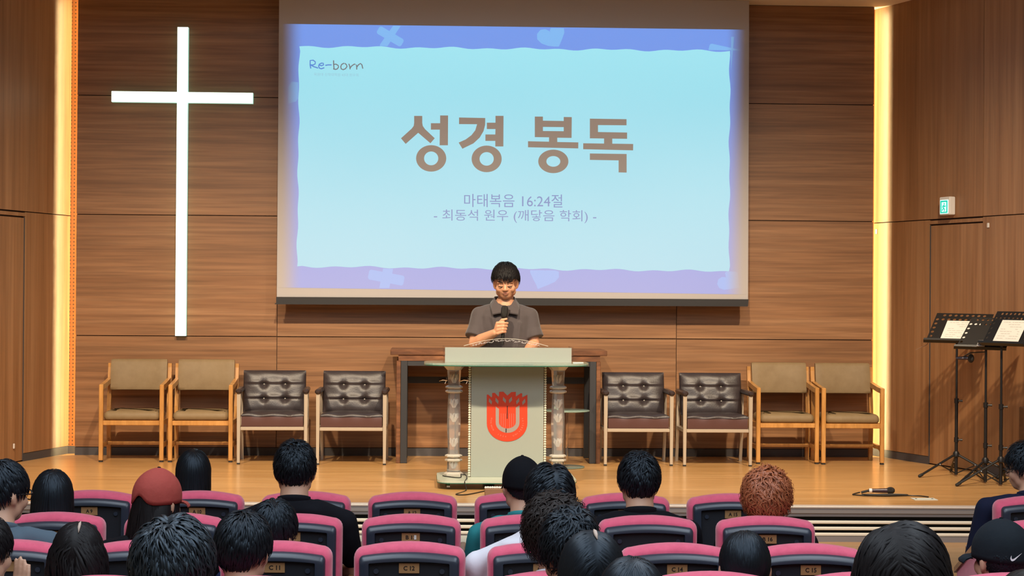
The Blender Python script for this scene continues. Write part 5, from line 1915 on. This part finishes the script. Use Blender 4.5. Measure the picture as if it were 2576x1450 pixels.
# left arm (viewer's right): reaching down onto the book rest
shL, elL, wrL = Vector((0.205, 0.05, 1.305)), Vector((0.236, 0.01, 1.070)), Vector((0.150, -0.27, 1.000))
body.cap(nb + Vector((0, 0, -0.05)), shL, 0.06, 0.055, 12)
body.cap(shL, elL, 0.056, 0.046, 14)
body.cap(elL, elL.lerp(wrL, 0.35), 0.047, 0.046, 14)
body.cap(elL.lerp(wrL, 0.35), wrL, 0.046, 0.030, 14)
hand_prims(body, wrL, (-0.5, -0.85, -0.12), (-0.85, 0.4, 0.0), (0, -0.1, 1), 1.05, 0.25)
link('body', remesh(body, 0.0048, 3, 'body'), MAT['skin_speaker'], sp)
fm_ = MB()
for s in (-1, 1):
    fm_.tube([R @ (Vector((s * (0.032 + 0.019 * math.cos(a)), 0.0895 - 0.005 * abs(math.cos(a)) ** 2 - 0.001, -0.0080 - 0.0045 * math.sin(a))) * K) + Hc for a in np.linspace(0, pi, 9)], [0.0012, 0.0020, 0.0027, 0.0030, 0.0030, 0.0030, 0.0027, 0.0020, 0.0012], 6)
link('eyelashes', fm_.mesh('eyelashes', True), MAT['hair_black'], sp)
fm_ = MB()
for s in (-1, 1):
    fm_.tube([R @ (Vector((s * (0.015 + 0.040 * q), 0.0935 - 0.018 * q * q, 0.019 + 0.007 * math.sin(pi * q * 0.8))) * K) + Hc for q in np.linspace(0, 1, 8)], [0.002, 0.0038, 0.0042, 0.0042, 0.004, 0.0034, 0.0026, 0.0012], 6)
link('eyebrows', fm_.mesh('eyebrows', True), MAT['hair_soft'], sp)
fm_ = MB()
for dz, h, yy in ((-0.0575, 0.0055, 0.0875), (-0.0675, 0.0062, 0.0862)):
    s0 = len(fm_.v)
    fm_.ell((0, yy, dz), (0.0235 if h < 0.006 else 0.020, 0.0078, h), 16, 8)
    for i in range(s0, len(fm_.v)):
        v = Vector(fm_.v[i])
        v.y -= (v.x / 0.024) ** 2 * 0.007
        fm_.v[i] = tuple(R @ (v * K) + Hc)
link('lips', fm_.mesh('lips', True), MAT['lip'], sp)
fm_ = MB()
fm_.tube([R @ (Vector((0.022 * q, 0.0945 - 0.0065 * q * q, -0.0625 - 0.001 * q * q)) * K) + Hc for q in np.linspace(-1, 1, 9)], 0.0010, 6)
link('mouth_line', fm_.mesh('mouth_line', True), MAT['polo_dark'], sp)
hm_ = hair_mesh(71, K, n=1300, length=(0.05, 0.08), lift=0.12, w=0.0052, whorl=(0.05, -0.55, 0.83), rough=0.14, front=0.52, side=0.34, back=-0.55, grav=0.20, fringe=0.6, vol=(1.09, 1.05, 1.08), base=0.06)
place(hm_, 0, R, Hc)
link('hair', fast_mesh(hm_, 'hair'), MAT['hair_soft'], sp)
# polo shirt
sm = MB()
loops = []
for z, rx, ry, yc in ((1.405, 0.078, 0.075, 0.050), (1.375, 0.115, 0.095, 0.05), (1.345, 0.170, 0.112, 0.05), (1.30, 0.212, 0.125, 0.05), (1.20, 0.210, 0.140, 0.045), (1.08, 0.200, 0.148, 0.045), (0.95, 0.205, 0.150, 0.05), (0.84, 0.205, 0.150, 0.05), (0.80, 0.20, 0.145, 0.05)):
    loops.append([(rx * math.copysign(abs(math.cos(2 * pi * i / 32)) ** 0.85, math.cos(2 * pi * i / 32)), yc + ry * math.copysign(abs(math.sin(2 * pi * i / 32)) ** 0.85, math.sin(2 * pi * i / 32)), z) for i in range(32)])
sm.loft(loops)
for s, sh_, el in ((-1, shR, elR), (1, shL, elL)):
    sm.cap(Vector((s * 0.11, 0.05, 1.335)), sh_ + Vector((0, 0, -0.01)), 0.060, 0.068, 14)
    sm.cap(sh_ + Vector((0, 0, -0.01)), sh_.lerp(el, 0.30), 0.071, 0.071, 16)
    sm.tube([sh_.lerp(el, 0.2), sh_.lerp(el, 0.5), sh_.lerp(el, 0.80) + Vector((s * 0.012, -0.01, 0.0))], [0.070, 0.074, 0.079], 18)
    # creases where the sleeve meets the body
    c0 = sh_.lerp(el, 0.25)
    sm.cap(c0 + Vector((-s * 0.060, -0.070, 0.04)), c0 + Vector((-s * 0.035, -0.075, -0.12)), 0.016, 0.014, 8)
sm.cap((0.0, -0.095, 1.33), (0.0, -0.10, 1.02), 0.014, 0.014, 8)
sm.cap((-0.10, -0.075, 1.28), (-0.05, -0.10, 1.05), 0.016, 0.012, 8)
sm.cap((0.12, -0.075, 1.24), (0.09, -0.10, 0.98), 0.016, 0.012, 8)
link('polo_shirt', remesh(sm, 0.008, 4, 'polo_shirt'), MAT['polo'], sp)
# open collar with two points
for s in (-1, 1):
    cm = MB()
    inner = [(s * 0.010, -0.095, 1.325), (s * 0.050, -0.052, 1.385), (s * 0.078, 0.000, 1.425), (s * 0.080, 0.060, 1.445), (s * 0.045, 0.115, 1.450), (0.0, 0.130, 1.450)]
    outer = [(s * 0.100, -0.112, 1.312), (s * 0.112, -0.064, 1.356), (s * 0.118, 0.000, 1.385), (s * 0.112, 0.070, 1.400), (s * 0.070, 0.140, 1.405), (0.0, 0.158, 1.408)]
    lo = []
    for a, b in zip(inner, outer):
        a, b = Vector(a), Vector(b)
        lo.append([a + Vector((0, 0, -0.004)), b + Vector((0, 0, -0.006)), b + Vector((0, -0.003, 0.003)), a + Vector((0, -0.004, 0.006))])
    cm.loft(lo)
    link('collar', cm.mesh('collar', False), MAT['polo'], sp)
cm = MB().prism([[(-0.034, 1.345), (0.0, 1.24), (0.040, 1.345), (0.0, 1.36)]], -0.112, -0.100)
link('placket', cm.mesh('placket'), MAT['polo_dark'], sp)
# trousers and shoes
tr = MB()
tr.ell((0, 0.05, 0.88), (0.195, 0.140, 0.12), 20, 12)
for s in (-1, 1):
    tr.cap((s * 0.095, 0.05, 0.85), (s * 0.11, 0.045, 0.48), 0.095, 0.068, 14)
    tr.cap((s * 0.11, 0.045, 0.48), (s * 0.115, 0.055, 0.09), 0.066, 0.052, 14)
link('trousers', remesh(tr, 0.016, 3, 'trousers'), MAT['trousers'], sp)
for s in (-1, 1):
    sm = MB()
    sm.ell((s * 0.118, 0.005, 0.042), (0.05, 0.135, 0.042), 16, 10)
    for i, v in enumerate(sm.v):
        sm.v[i] = (v[0], v[1], max(v[2], 0.0))
    link('shoe', sm.mesh('shoe', True), MAT['foot_black'], sp)
# microphone in his hand
mc = thing('handheld_microphone', 'black handheld microphone with foam head held to the speaker\'s mouth', 'microphone', (0.365, -1.86, 0))
c0 = hc_ + Vector((0.010, -0.000, 0))
obj('handle', MB().tube([c0 - ax * 0.135, c0 - ax * 0.12, c0 + ax * 0.05, c0 + ax * 0.095], [0.0125, 0.0135, 0.0145, 0.018], 16), MAT['mic_black'], mc, True)
top = c0 + ax * 0.125
obj('foam_head', MB().tube([top - ax * 0.042, top - ax * 0.034, top - ax * 0.005, top + ax * 0.030, top + ax * 0.046, top + ax * 0.052], [0.020, 0.026, 0.029, 0.028, 0.022, 0.010], 18), MAT['mic_grille'], mc, True)
